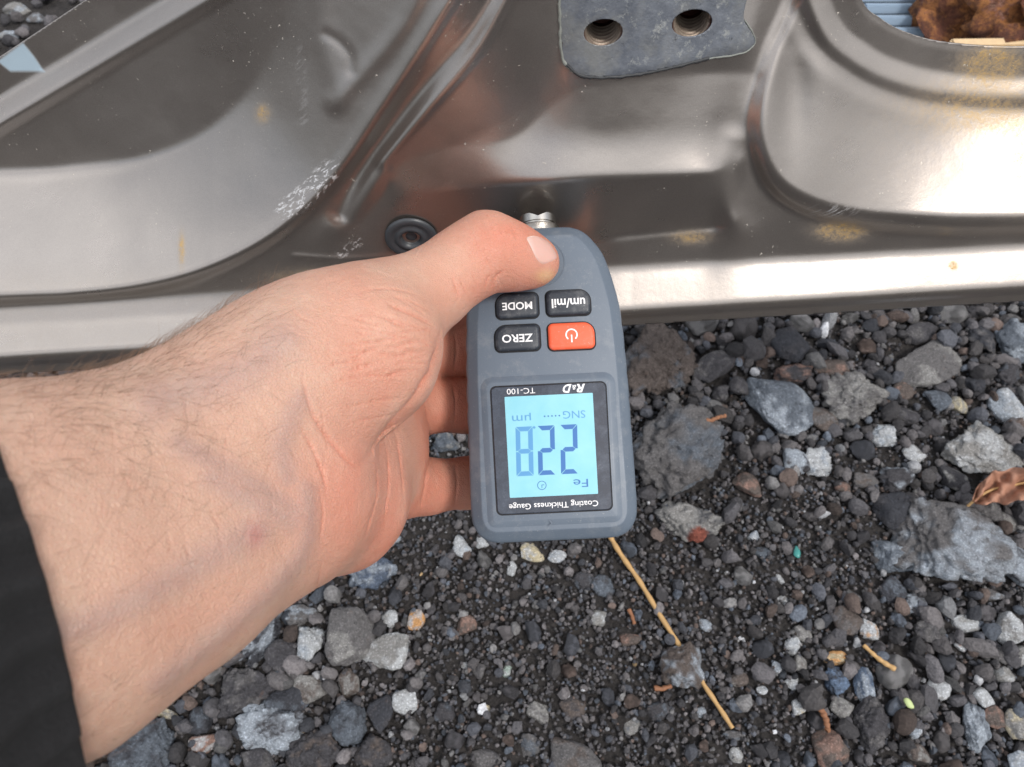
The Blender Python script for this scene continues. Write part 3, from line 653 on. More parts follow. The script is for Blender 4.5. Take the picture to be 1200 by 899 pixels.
C1 = spline([(-420, 210), (0, 203), (90, 198), (170, 188), (240, 160), (290, 115), (322, 60), (338, 0), (350, -120), (355, -320)])
C2 = spline([(-420, 362), (0, 347), (90, 343), (170, 333), (240, 314), (310, 280), (365, 236), (405, 190), (445, 130), (485, 70), (530, 0), (610, -120), (740, -320)])
HOLE = spline([(985, -70), (1010, 0), (1030, 20), (1060, 37), (1110, 50), (1200, 55), (1300, 45), (1390, 0), (1420, -90), (1380, -200), (1250, -250), (1100, -230), (1010, -160), (985, -70)], 8)[:-1]
C3 = spline([(960, -320), (955, -100), (925, 0), (900, 60), (884, 120), (885, 170), (905, 215), (945, 243), (1000, 258), (1080, 264), (1200, 265), (1640, 255)])
d1, s1 = dist_line(X, Y, C1); d2, s2 = dist_line(X, Y, C2); d3, s3 = dist_line(X, Y, C3)
q1, q2, q3 = d1 * s1, d2 * s2, d3 * s3       # + = below/right of C1, C2 ; for C3 : - = inside ring side
hd = -sd_poly(X, Y, HOLE)
A = np.full(X.shape, 17.0)
# left: dark upper field, sunlit shelf
A = lerp(A, 19, sstep(6, -10, q1))
shelf = sstep(-8, 10, q1) * sstep(2, -6, q2)
shelfA = lerp(lerp(72, 46, sstep(60, 330, X) * sstep(330, 230, Y) + .0 * X), 32, sstep(300, 400, X + (200 - Y) * .6))
A = lerp(A, shelfA, shelf)
A = lerp(A, 62, np.exp(-((q1 - 2) / 7.0) ** 2) * sstep(340, 230, X) * 0.8)        # lit crease along the shelf's upper edge
A = lerp(A, 68, np.exp(-((q2 + 10) / 5.0) ** 2) * 0.5)
A = lerp(A, -6, np.exp(-((q2 - 6) / 6.5) ** 2))
A = lerp(A, 36, sstep(14, 22, q2) * sstep(40, 30, q2) * sstep(350, 420, X) * 0.9)    # pale strips running up to the right
A = lerp(A, 2, sstep(40, 46, q2) * sstep(60, 52, q2) * sstep(380, 430, X))
bd, _ = dist_line(X, Y, np.array([(-420, 390), (0, 128), (215, 0), (430, -130)]))
A = lerp(A, 62, sstep(17, 8, bd)); bd2, _ = dist_line(X, Y, np.array([(-420, 415), (0, 153), (240, 10), (450, -115)])); A = lerp(A, 4, sstep(10, 4, bd2))
# middle field
leftslope = sd_poly(X, Y, [(612, -60), (600, 0), (450, 190), (540, 170), (640, 110), (655, -60)])
A = lerp(A, 10, sstep(-8, 8, leftslope))
led = sd_poly(X, Y, spline([(455, 196), (520, 172), (600, 160), (660, 110), (700, 97), (880, 85), (872, 150), (855, 196), (700, 205), (560, 213), (470, 218), (455, 196)], 6)[:-1])
A = lerp(A, lerp(20, lerp(26, 42, sstep(140, 186, Y)), sstep(540, 660, X)) + 5 * np.exp(-((X - 625) / 40) ** 2) + 7 * np.exp(-((X - 830) / 25) ** 2), sstep(-5, 6, led))
wall = sd_poly(X, Y, [(470, 226), (560, 217), (700, 209), (840, 203), (842, 262), (828, 276), (600, 287), (400, 310)])
A = lerp(A, 0, sstep(-5, 6, wall) * sstep(410, 540, X))
pl = sd_poly(X, Y, [(655, -120), (657, 10), (662, 78), (700, 92), (880, 52), (890, 0), (900, -120)])
A = lerp(A, 33, sstep(-6, 8, pl))
A = lerp(A, 60, np.exp(-(((Y - np.interp(X, [700, 860], [281, 266])) / 3.0) ** 2)) * sstep(700, 730, X) * sstep(865, 840, X) * .6)
A = lerp(A, 44, sstep(11, 4, np.abs(X - 857 - (Y - 215) * .08)) * sstep(172, 190, Y) * sstep(268, 250, Y))
# right ring
ins = sstep(3, -5, q3)
ringA = lerp(lerp(33, 54, sstep(940, 1120, X) * sstep(100, 190, Y)), 59, sstep(1030, 1150, X) * sstep(115, 175, Y))
A = lerp(A, ringA, ins)
A = lerp(A, 20, ins * sstep(2, 8, hd) * sstep(38, 30, hd) + ins * sstep(4, 0, hd))
A = lerp(A, 48, ins * sstep(32, 40, hd) * sstep(58, 50, hd))
A = lerp(A, 16, ins * sstep(56, 62, hd) * sstep(74, 68, hd))
A = lerp(A, 52, ins * np.exp(-((hd - 84) / 8.0) ** 2) * 0.6)
A = lerp(A, -8, np.exp(-((q3 - 5) / 6.0) ** 2) * sstep(120, 230, Y))
# sill
tt = Y - Lsill
tw = (Edge(X) - Lsill); tt = tt / tw * 72
A = lerp(A, 55, sstep(-5, 10, tt))
A = lerp(A, lerp(55, 74, sstep(560, 250, X)), sstep(12, 30, tt))
A = lerp(A, 20, sstep(47, 55, tt)); A = lerp(A, -10, sstep(53, 60, tt)); A = lerp(A, 10, sstep(62, 67, tt))
A = blur(A, 1.8)
c_ = 1 / np.tan(np.radians(np.clip(A, -16, 80) + 28))
# integrate upwards from the bottom edge
Yt = ((GY - 449.5) * K)[:, None]
S_y = c_ * K * 0.27 / np.maximum(1 - c_ * Yt, .35) * ST       # wanted depth change per row
def relax(sy, wx):
    """smooth sheet whose downward slope follows sy, with little sideways change (mirrored FFT Poisson solve)"""
    div = np.zeros_like(sy); div[:-1] += sy[:-1]; div[1:] -= sy[:-1]
    r_, c2_ = sy.shape; m = np.vstack([div, div[::-1]]); m = np.hstack([m, m[:, ::-1]]); f = np.fft.rfft2(m)
    ky = 2 - 2 * np.cos(2 * np.pi * np.arange(2 * r_) / (2 * r_)); kx = 2 - 2 * np.cos(2 * np.pi * np.arange(c2_ + 1) / (2 * c2_))
    den = -(ky[:, None] + wx * kx[None]); den[0, 0] = 1; f = f / den; f[0, 0] = 0
    return np.fft.irfft2(f, s=m.shape)[:r_, :c2_]
D = relax(S_y, 0.12); D += 0.3 - D[-1].mean()
j0 = int((633 - GX[0]) / ST); i0 = int((248 - GY[0]) / ST)
# make the bottom edge a straight fold: level the columns on the sill line
for j in range(len(GX)):
    D[:, j] *= 0.312 / np.interp(Edge(GX[j]), GY, D[:, j])   # level
D *= 0.2765 / D[i0, j0]
# sideways relief: diagonal bead, vertical fold at the end of the pocket, Y-shaped ribs, ring step
def ridge(P, wdt, h, sharp=2):
    d, s = dist_line(X, Y, spline(P)); return -h * np.exp(-(d / wdt) ** sharp)
D += ridge([(600, -10), (560, 60), (500, 130), (447, 190)], 6, 0.0012)
D += ridge([(585, -20), (540, 50), (480, 125), (425, 200), (400, 250)], 12, -0.0028)
D += ridge([(372, -60), (378, 40), (392, 90), (400, 120)], 14, 0.0005)
D += ridge([(392, 120), (430, 80), (470, 30), (500, -30)], 11, 0.0009)
D += ridge([(382, 40), (398, 50), (410, 66), (412, 84)], 6, -0.0004)
D += ridge([(860, 165), (852, 210), (856, 245), (868, 268)], 15, 0.0016)
D += ridge([(345, 300), (400, 303), (470, 300)], 2.5, 0.0005)
D += -0.0050 * sstep(10, -16, q3) * sstep(300, 250, Y)
D += 0.0035 * np.exp(-((X - 930) / 24) ** 2 - ((Y - 100) / 90) ** 2) * ins
D = blur(D, 1.3)
# bottom hem groove
D += 0.0006 * np.exp(-((Edge(X) - Y - 8) / 2.0) ** 2)
D += 0.00025 * fbm(np.stack([X / 60, Y / 60, 0 * X], -1), 3, 8) 

def Dat(px, py):
    fx = np.clip((np.asarray(px, float) - GX[0]) / ST, 0, len(GX) - 1.001); fy = np.clip((np.asarray(py, float) - GY[0]) / ST, 0, len(GY) - 1.001)
    ix, iy = fx.astype(int), fy.astype(int); a, b = fx - ix, fy - iy
    return (D[iy, ix] * (1 - a) * (1 - b) + D[iy, ix + 1] * a * (1 - b) + D[iy + 1, ix] * (1 - a) * b + D[iy + 1, ix + 1] * a * b)

def sheet(x0, x1, y0, y1, step, sds, depth):
    """surface over a region: keeps cells where every sd is positive, boundary vertices snapped on to the outlines"""
    gx = np.arange(x0, x1 + step, step); gy = np.arange(y0, y1 + step, step)
    Xs, Ys = np.meshgrid(gx, gy)
    def fmin(x, y):
        r_ = sds[0](x, y)
        for f in sds[1:]: r_ = np.minimum(r_, f(x, y))
        return r_
    S = fmin(Xs, Ys); S = np.where(np.abs(S) < 1e-4, 1e-4, S); inn = S > 0; r, c = Xs.shape; idx = np.arange(r * c).reshape(r, c)
    tot = inn[:-1, :-1].astype(int) + inn[:-1, 1:] + inn[1:, 1:] + inn[1:, :-1]
    F = np.stack([idx[:-1, :-1], idx[1:, :-1], idx[1:, 1:], idx[:-1, 1:]], -1)[tot == 4]
    ex, ey, cache, polys = [], [], {}, []
    for i_, j_ in np.argwhere((tot > 0) & (tot < 4)):
        cs_ = [(i_, j_), (i_ + 1, j_), (i_ + 1, j_ + 1), (i_, j_ + 1)]; poly = []
        for k_ in range(4):
            a, b = cs_[k_], cs_[(k_ + 1) % 4]
            if inn[a]: poly.append(idx[a])
            if inn[a] != inn[b]:
                key = (min(idx[a], idx[b]), max(idx[a], idx[b]))
                if key not in cache:
                    t_ = S[a] / (S[a] - S[b]); t_ = min(.97, max(.03, t_)); cache[key] = r * c + len(ex)
                    ex.append(Xs[a] + (Xs[b] - Xs[a]) * t_); ey.append(Ys[a] + (Ys[b] - Ys[a]) * t_)
                poly.append(cache[key])
        for k_ in range(1, len(poly) - 1): polys.append((poly[0], poly[k_], poly[k_ + 1]))
    T = np.array(polys, int).reshape(-1, 3); used = np.unique(np.concatenate([F.ravel(), T.ravel()]))
    ax_ = np.concatenate([Xs.ravel(), ex])[used]; ay_ = np.concatenate([Ys.ravel(), ey])[used]
    mp = np.full(r * c + len(ex), -1); mp[used] = np.arange(len(used))
    return to_world(camspace(ax_, ay_, depth(ax_, ay_))), mp[F], mp[T], ax_, ay_

door = empty('car_door', to_world(camspace(600, 380, .31))); DL = np.array(door.location)
tag(door, 'bare inner shell of a silver-beige metallic car door above the gravel', 'car door')
TL = [(-460, 345), (0, 67), (102, -1), (300, -140), (560, -340)]
def sd_tl(x, y):
    P = np.array(TL, float); yy = np.interp(x, P[:, 0], P[:, 1]); return (y - yy) * 0.84
BH = [((707, 38), (23, 15.5), -8), ((811, 27), (24, 15.5), -12)]          # bolt holes
def sd_ell(c, r, ang, grow=0.0):
    a = math.radians(ang)
    def f(x, y):
        dx, dy = x - c[0], y - c[1]; u_ = (dx * math.cos(a) + dy * math.sin(a)) / (r[0] + grow); v_ = (-dx * math.sin(a) + dy * math.cos(a)) / (r[1] + grow)
        rr = np.sqrt(u_ * u_ + v_ * v_ + 1e-9); return (rr - 1) * min(r) * 1.2
    return f
sds = [lambda x, y: Edge(x) - y, sd_tl, lambda x, y: -sd_poly(x, y, HOLE)] + [sd_ell(c, r, a, 1.0) for c, r, a in BH]
V, F, T, vx, vy = sheet(-420, 1620, -300, 478, 2.0, sds, Dat)
me = mesh_np('inner_panel', V - DL, [F, T])
rust = np.clip(np.exp(-((vx - 1163) / 30) ** 2 - ((vy - 75) / 17) ** 2) * 1.3 + np.exp(-((vx - 985) / 24) ** 2 - ((vy - 271) / 9) ** 2) * 1.2 + 0.5 * np.exp(-((vx - 1150) / 70) ** 2 - ((vy - 125) / 28) ** 2)
    + 0.28 * np.exp(-((vx - 1200) / 35) ** 2 - ((vy - 195) / 50) ** 2) + 0.5 * np.exp(-((vx - 370) / 45) ** 2 - ((vy - 325) / 9) ** 2) + 0.7 * np.exp(-((vx - 810) / 20) ** 2 - ((vy - 278) / 7) ** 2) 
    + np.exp(-((vx - 1117) / 4) ** 2 - ((vy - 311) / 4) ** 2) * 1.5 + 0.9 * np.exp(-((vx - 213) / 3) ** 2 - ((vy - 292) / 16) ** 2) + 0.8 * np.exp(-((vx - 308) / 7) ** 2 - ((vy - 133) / 9) ** 2)
    + 0.05 * np.exp(-((vx - 1120) / 170) ** 2 - ((vy - 180) / 100) ** 2) + 0.03 * sstep(300, 340, vy), 0, 1)
scrp = np.clip(sstep(9, 2, dist_line(vx, vy, np.array([(335, 246), (362, 225), (386, 200)]))[0] - 7) + 0.2 * sstep(9, 2, dist_line(vx, vy, np.array([(352, 60), (356, 150)]))[0])
    + 0.8 * sstep(8, 2, dist_line(vx, vy, np.array([(400, 298), (420, 284)]))[0])  + 0.8 * np.exp(-((vx - 975) / 24) ** 2 - ((vy - 247) / 6) ** 2)
    , 0, 1)
blue_refl = sstep(-1.5, 1.5, sd_poly(vx, vy, [(-3, 72), (27, 50), (40, 66), (52, 84), (12, 84)])) * 0.85  # light-blue reflection painted into the panel colour
vcol(me, 'marks', np.stack([rust, scrp, blue_refl], -1))
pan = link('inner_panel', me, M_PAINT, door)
md = pan.modifiers.new('thickness', 'SOLIDIFY'); md.thickness = 0.0009; md.offset = -1
# grey plate around the two threaded holes, with its sealant bead
PLATE = spline([(652, -110), (655, -20), (657, 30), (661, 72), (676, 86), (700, 90), (735, 88), (770, 82), (830, 69), (868, 63), (884, 52), (882, 38), (872, 24), (874, 4), (884, -30), (888, -110)], 6)
V, F, T, _, _ = sheet(640, 892, -112, 98, 2.0, [lambda x, y: sd_poly(x, y, PLATE)] + [sd_ell(c, r, a, 0) for c, r, a in BH], lambda x, y: Dat(x, y) - 0.0004)
pt = link('mounting_plate', mesh_np('mounting_plate', V - DL, [F, T]), M_PLATE, door); md = pt.modifiers.new('thickness', 'SOLIDIFY'); md.thickness = 0.0003; md.offset = -1
pt['label'] = 'dull grey mounting patch with two threaded holes'
for pth, mt, wd in (([(654, -100), (655, -20), (656, 30), (659, 68), (672, 84)], M_SEAL_PALE, 2.6), ([(664, 76), (678, 87), (700, 91), (735, 89), (770, 83), (800, 76), (830, 68)], M_SEALANT, 3.0), ([(830, 69), (868, 63), (884, 52), (882, 38), (872, 24)], M_SEAL_PALE, 1.6)):
    L = spline(pth, 14); L = L + np.stack([fbm(np.stack([L[:, 0] / 5, L[:, 1] / 5, L[:, 0] * 0 + q_], -1), 2, 3) for q_ in (0, 9)], -1) * 0.8; P = to_world(camspace(L[:, 0], L[:, 1], Dat(L[:, 0], L[:, 1]) - 0.0003))
    V, F = tube_pts(P, wd * .00019 * (1 + .45 * fbm(np.stack([L[:, 0] / 4, L[:, 1] / 4, L[:, 0] * 0], -1), 2, 6)), 7); link('sealant_bead', mesh_np('sealant_bead', V - DL, F), mt, door)
# threaded inserts
def surf_frame(px, py, r=6):
    p = to_world(camspace(px, py, Dat(px, py))); a = to_world(camspace(px + r, py, Dat(px + r, py))) - to_world(camspace(px - r, py, Dat(px - r, py))); b = to_world(camspace(px, py - r, Dat(px, py - r))) - to_world(camspace(px, py + r, Dat(px, py + r)))
    n_ = np.cross(a, b); n_ /= np.linalg.norm(n_); a /= np.linalg.norm(a); return p, a, np.cross(n_, a), n_
for (c, r, a) in BH:
    p, ax_, bx_, n_ = surf_frame(*c); prof = []
    v_ = CAMP - p; v_ /= np.linalg.norm(v_); n_ = v_ * .82 - np.array(Rc)[:, 1] * .57; n_ /= np.linalg.norm(n_)
    R0 = r[0] * K * float(Dat(*c)) * 1.06
    prof.append((R0 * 1.0, 0.0002)); prof.append((R0 * 0.97, -0.0012))
    for k_ in range(7): z0_ = -0.0020 - k_ * 0.0021; prof += [(R0 * .99, z0_), (R0 * .99, z0_ - .0006), (R0 * .86, z0_ - .0011), (R0 * .83, z0_ - .0014), (R0 * .86, z0_ - .0018)]
    prof += [(R0 * .84, -0.018), (0.0001, -0.018)]
    th = np.linspace(0, 2 * np.pi, 40, endpoint=False); Vv = []
    for rr, z in prof:
        for q in th: Vv.append(p + ax_ * rr * math.cos(q) + bx_ * rr * math.sin(q) + n_ * (z + 0.0006 * (q / 6.283 if rr > .001 else 0) * (1 if z < -.0015 else 0)))
    i = np.arange(len(prof) - 1)[:, None] * 40; j = np.arange(40)[None]; j2 = (j + 1) % 40
    F = np.stack([i + j, i + j2, i + 40 + j2, i + 40 + j], -1).reshape(-1, 4)
    me = mesh_np('threaded_insert', np.array(Vv) - DL, F, False); wr = np.repeat([1.0 if rr < R0 * .9 and rr > .001 and z > -.016 else 0.0 for rr, z in prof], 40); vcol(me, 'wear_shade', np.stack([wr] * 3, -1))  # thread shading painted in: crests lighter, rusty grooves darker
    link('threaded_insert', me, M_THREAD, door)
# rubber drain plug
p, ax_, bx_, n_ = surf_frame(482, 277); p = p + n_ * .001
s = K * .28 * .95
prof = [(33, -1), (33, 1.2), (30, 3), (26, 3.2), (23, 1.8), (20, 1.2), (18.5, 3), (16, 3.6), (13.5, 3.2), (12, -2), (10.5, -5), (8, -5), (7, -3), (4, -2.5), (.1, -2.5)]
th = np.linspace(0, 2 * np.pi, 56, endpoint=False); Vv = [p + ax_ * rr * s * math.cos(q) + bx_ * rr * s * math.sin(q) + n_ * z * s for rr, z in prof for q in th]
i = np.arange(len(prof) - 1)[:, None] * 56; j = np.arange(56)[None]; j2 = (j + 1) % 56
o = link('rubber_plug', mesh_np('rubber_plug', np.array(Vv) - DL, np.stack([i + j, i + j2, i + 56 + j2, i + 56 + j], -1).reshape(-1, 4)), M_RUBBER, door); o['label'] = 'round black rubber drain plug with rings'

# rusty scrap and plastic grille lying behind the round opening
g0, _ = on_ground(1115, 20, 0.0)
rp = empty('rusty_scrap', (0.480, 0.548, 0.0)); tag(rp, 'heavily rusted flaking metal lump seen through the round hole in the panel', 'scrap metal')
V, F = ICO[5]; P = V * np.array([.13, .075, .085]); P = P * (1 + .30 * fbm(V * 3, 5, 2) + .13 * sstep(.05, .15, vnoise(V * 7, 5)) + .05 * fbm(V * 20, 3, 8))[:, None]; P[:, 2] = np.maximum(P[:, 2] + .055, -.002)
link('rust_core', mesh_np('rust_core', P, F), M_RUST, rp)
for k_ in range(60):
    dv = V[rng.integers(len(V))]; 
    if dv[1] > .2 or dv[2] < -.1: dv = np.array([dv[0], -abs(dv[1]), abs(dv[2])])
    Pk, Fk = rock_shape(3, 400 + k_, 'flat'); Pk = Pk * np.array([.024, .018, .0045]) * rng.uniform(.5, 1.5)
    o = link('rust_flake', mesh_np('rust_flake', Pk, Fk, False), M_RUST, rp); o.location = dv * np.array([.135, .08, .09]) + np.array([0, 0, .055]); o.rotation_euler = (rng.uniform(.3, 1.4), rng.uniform(-.6, .6), rng.uniform(-.8, .8))

def box(bm, c, s, rot=None, bev=0.0):
    r = bmesh.ops.create_cube(bm, size=1); vs = r['verts']; bmesh.ops.scale(bm, vec=s, verts=vs)
    if rot: bmesh.ops.rotate(bm, cent=(0, 0, 0), matrix=rot, verts=vs)
    bmesh.ops.translate(bm, vec=c, verts=vs)
    if bev: bmesh.ops.bevel(bm, geom=[e for e in bm.edges if all(v in vs for v in e.verts)], offset=bev, segments=2, affect='EDGES')
q0 = on_ground(1036, 22, 0.06)[0]
gr = empty('plastic_grille', (q0[0], q0[1], 0)); tag(gr, 'pale blue-grey plastic grille with ribs seen at the left of the round hole', 'grille')
for k_ in range(9):
    bm = bmesh.new(); box(bm, (0.02 * math.sin(k_ * 2.1) * .4, .0 - .011 * k_ + .035, .075 - k_ * .0025), (.038 + .014 * (k_ % 3), .0065, .007), Matrix.Rotation(-.35, 3, 'X'), .0008)
    from_bm('rib', bm, M_BLUEPL, gr)
bm = bmesh.new(); box(bm, (0, .03, .03), (.075, .1, .045), None, .002); from_bm('backing', bm, simple('dark_plastic', (.03, .035, .045), .5), gr)
q0 = on_ground(1215, 53, 0.085)[0]
bm = bmesh.new(); box(bm, (0, 0, 0), (.17, .010, .008), Matrix.Rotation(.02, 3, 'Z'), .0015); o = from_bm('metal_strip', bm, M_TANMETAL); o.location = (q0[0] + .02, q0[1], .085)
tag(o, 'pale tan metal strip in front of the rusty lump, along the bottom of the hole', 'strip')

# ------------------------------------------------------------------ the gauge
GD = 0.255; U = K * GD
ra, ti = math.radians(2.7), math.radians(8)
rx_ = Vector((math.cos(ra), math.sin(ra), 0)); up_ = Vector((-math.sin(ra) * math.cos(ti), math.cos(ra) * math.cos(ti), -math.sin(ti))); nn_ = rx_.cross(up_)
Mc = Matrix((rx_, up_, nn_)).transposed()
oc = camspace(642, 450, GD); MW = cam.rotation_euler.to_matrix() @ Mc
Wm = Matrix.Translation(Vector(to_world(oc))) @ MW.to_4x4()
gauge = empty('thickness_gauge', mat=Wm); tag(gauge, 'slate blue handheld coating thickness gauge with lit cyan screen, held upside down', 'measuring gauge')
half = [(0, -186), (55, -186), (74, -185), (88, -178), (96, -165), (98.5, -148), (98, -100), (96.5, -50), (95.5, 0), (93.5, 50), (91, 85), (88, 105), (82, 130), (74, 154), (63, 171), (52, 182), (40, 187.5), (28, 189), (0, 189)]
hs = spline(half, 10); hs = hs[(hs[:, 0] >= 0)]
def resample(P, step):
    s = np.concatenate([[0], np.cumsum(np.hypot(*np.diff(P, axis=0).T))]); n_ = int(s[-1] / step); t_ = np.linspace(0, s[-1], n_); return np.stack([np.interp(t_, s, P[:, 0]), np.interp(t_, s, P[:, 1])], -1)
hs = resample(hs, 3.0); out = np.vstack([hs, (hs * [-1, 1])[::-1][1:-1]])
tng = np.roll(out, -1, 0) - np.roll(out, 1, 0); tng /= np.linalg.norm(tng, axis=1)[:, None]; nrm = np.stack([tng[:, 1], -tng[:, 0]], -1)
def loop(inset, scallop=0.0):
    o_ = out - nrm * inset; g = np.where((out[:, 1] < 108) & (out[:, 1] > -70), 1, 0) * scallop * (np.abs(np.sin((out[:, 1] - 10) / 30 * math.pi)) ** .6 - .3); return o_ + nrm * g[:, None]
def loft(bm, loops):
    rows = []
    for (L, z) in loops: rows.append([bm.verts.new((x * U, y * U, z * U)) for x, y in L])
    for a, b in zip(rows[:-1], rows[1:]):
        n_ = len(a)
        for i in range(n_): bm.faces.new((a[i], b[i], b[(i + 1) % n_], a[(i + 1) % n_]))
    return rows
bm = bmesh.new()
bev = 13.5
rows = loft(bm, [(loop(bev + 1), 0), (loop(bev), -0.2), (loop(bev - 1), -0.9), (loop(3.5), -8.5), (loop(1.2), -10.5), (loop(0, .6), -13), (loop(0, 2.2), -20), (loop(0, 2.2), -44), (loop(1.6, 1.5), -45.2), (loop(1.6, 1.5), -46.5), (loop(0, 2.2), -47.7), (loop(0.5, 2.0), -75), (loop(4, .5), -92), (loop(12), -98), (loop(20), -99)])
circ = [bm.verts.new((28 * U * math.cos(a), (144 + 28 * math.sin(a)) * U, 0)) for a in np.linspace(0, 2 * np.pi, 64, endpoint=False)]
ce = [bm.edges.new((circ[i], circ[(i + 1) % 64])) for i in range(64)]
oe = [bm.edges.get((rows[0][i], rows[0][(i + 1) % len(rows[0])])) for i in range(len(rows[0]))]
bmesh.ops.triangle_fill(bm, edges=ce + oe, use_beauty=True)
bm.faces.new(rows[-1])
from_bm('housing', bm, M_BODY, gauge, True, 28)
def lathe(name, prof, mat, parent, cx=0, cy=0, axis='z', seg=64, smooth=True, angle=35):
    bm = bmesh.new(); rr_ = []
    for r, z in prof:
        rr_.append([bm.verts.new(((cx + r * math.cos(a)) * U, (cy + (r * math.sin(a) if axis == 'z' else z)) * U, (z if axis == 'z' else r * math.sin(a)) * U)) for a in np.linspace(0, 2 * np.pi, seg, endpoint=False)])
    for a, b in zip(rr_[:-1], rr_[1:]):
        for i in range(seg): bm.faces.new((a[i], a[(i + 1) % seg], b[(i + 1) % seg], b[i]))
    for e in (rr_[0], rr_[-1]):
        try: bm.faces.new(e)
        except Exception: pass
    return from_bm(name, bm, mat, parent, smooth, angle)
lathe('thumb_rest', [(28, 0), (27.6, .5), (26.6, .5), (25.5, -2.5), (20, -6), (12, -8.2), (5, -9), (1, -9.2)], M_BODY2, gauge, 0, 144)
def rrect(w_, h_, rs, seg=7):
    """rounded rectangle outline; rs = radii of corners (tr, tl, bl, br)"""
    P = []
    for (sx, sy, r, a0) in ((1, 1, rs[0], 0), (-1, 1, rs[1], 90), (-1, -1, rs[2], 180), (1, -1, rs[3], 270)):
        cx, cy = sx * (w_ / 2 - r), sy * (h_ / 2 - r)
        for a in np.linspace(a0, a0 + 90, seg): P.append((cx + r * math.cos(math.radians(a)), cy + r * math.sin(math.radians(a))))
    return np.array(P)
def slab(name, w_, h_, rs, cx, cy, zs, mat, parent, cap=True, smooth=True):
    """zs = [(inset, z), ...] from bottom to top"""
    bm = bmesh.new(); loops = [(rrect(w_ - 2 * i_, h_ - 2 * i_, [max(.3, r - i_) for r in rs]) + [cx, cy], z) for i_, z in zs]
    rows = loft(bm, loops); bm.faces.new(rows[-1]); bm.faces.new(rows[0]); return from_bm(name, bm, mat, parent, smooth, 32)
# raised surround of the screen, glass, lcd
slab('screen_surround', 158, 178, (14, 14, 10, 10), 0, -78, [(0, -.5), (0, .1), (6.5, 3.0), (7.5, 3.2)], M_BODY, gauge)
slab('glass_gap', 136.5, 153, (7, 7, 7, 7), 0, -76.5, [(0, 3.0), (0, 3.35)], M_GAP, gauge)
glass = slab('screen_glass', 133.5, 150, (6, 6, 6, 6), 0, -76.5, [(0, 3.1), (0, 3.7), (.6, 4.1)], M_BEZEL, gauge)
lcd = slab('display', 103, 119, (1, 1, 1, 1), 0, -73, [(0, 4.0), (0, 4.25)], M_LCD, gauge)
def add_text(s, cx, cy, width, height, z, mat, parent, shear=0.0, bold=0.0, name='lettering'):
    cu = bpy.data.curves.new(name, 'FONT'); cu.body = s; cu.size = 1; cu.extrude = 0.0; cu.shear = shear; cu.offset = bold; cu.resolution_u = 3
    o = bpy.data.objects.new(name, cu); COL.objects.link(o); dg = bpy.context.evaluated_depsgraph_get(); me = bpy.data.meshes.new_from_object(o.evaluated_get(dg)); bpy.data.objects.remove(o); bpy.data.curves.remove(cu)
    V = np.array([v.co[:] for v in me.vertices]); mn, mx = V.min(0), V.max(0)
    V[:, 0] = (V[:, 0] - (mn[0] + mx[0]) / 2) / (mx[0] - mn[0]) * width; V[:, 1] = (V[:, 1] - (mn[1] + mx[1]) / 2) / (mx[1] - mn[1]) * height
    V = V * [-1, -1, 0] + [cx, cy, z]          # the gauge is read with the probe pointing down
    for v, c in zip(me.vertices, V * U): v.co = c
    me.name = name; me.materials.clear(); me.materials.append(mat); return link(name, me, mat, parent)
# keys
for (cx, cy, w_, h_, txt, tw, thh, mat) in ((-31.1, 93.6, 49, 29, 'MODE', 35, 9, M_KEY), (28.8, 94.3, 51, 29, 'um/mil', 39, 11, M_KEY), (-32.7, 55.6, 52, 30, 'ZERO', 36, 9.5, M_KEY), (30.4, 54.8, 54, 31, None, 0, 0, M_KEYRED)):
    big = 13 if txt != None else 13
    rs = (6, 6, 6, 6)
    if cx > 0: rs = (big, 6, 6, 6)
    if cx < 0: rs = (6, big, 6, 6)
    kb = empty('key'); kb.parent = gauge
    bm = bmesh.new()
    o = slab('key_cap', w_, h_, rs, cx, cy, [(0, 0), (0, 3.2), (.8, 4.4), (2.6, 5.4), (4, 5.7)], mat, kb)
    slab('key_socket', w_ + 3.4, h_ + 3.4, [r + 1.6 for r in rs], cx, cy, [(0, -.4), (0, .35)], M_GAP, kb)
    kb['label'] = 'orange-red power key' if txt is None else 'dark rubber key reading ' + txt
    if txt: add_text(txt, cx, cy - 1, tw, thh, 5.85, M_WHITE, kb, bold=0.018)
    else:
        bm = bmesh.new(); ring = []
        for a in np.linspace(math.radians(-50), math.radians(230), 30):   # gap points to the top when read; built flipped
            for r in (5.6, 7.2): ring.append(bm.verts.new(((cx - r * math.cos(a)) * U, (cy + 1 - -r * math.sin(a) * 1) * U, 5.85 * U)))
        for i in range(29): bm.faces.new((ring[2 * i], ring[2 * i + 1], ring[2 * i + 3], ring[2 * i + 2]))
        x0, x1, y0, y1 = cx - .8, cx + .8, cy - 8, cy + 1
        bm.faces.new([bm.verts.new((x * U, y * U, 5.86 * U)) for x, y in ((x0, y0), (x1, y0), (x1, y1), (x0, y1))])
        from_bm('power_symbol', bm, M_WHITE, kb)
add_text('Coating Thickness Gauge', -1, -142.5, 104, 9.0, 4.25, M_WHITE, glass, bold=.006)
add_text('TC-100', -32, -7.5, 33, 6.6, 4.25, M_WHITE, glass)
add_text('R', 38, -7.3, 10, 10, 4.25, M_WHITE, glass, .35, .03); add_text('&', 30.2, -6, 5, 5.5, 4.25, M_WHITE, glass, .2, .01); add_text('D', 22, -7.0, 10.5, 10, 4.25, M_WHITE, glass, .35, .03)
add_text('SNG', 28.5, -38, 26, 9, 4.4, M_SEGF, lcd); add_text('\u00b5m', -33, -38, 22, 9, 4.4, M_SEGF, lcd)
add_text('Fe', 32, -119, 17, 9.5, 4.4, M_SEG, lcd)
bm = bmesh.new()
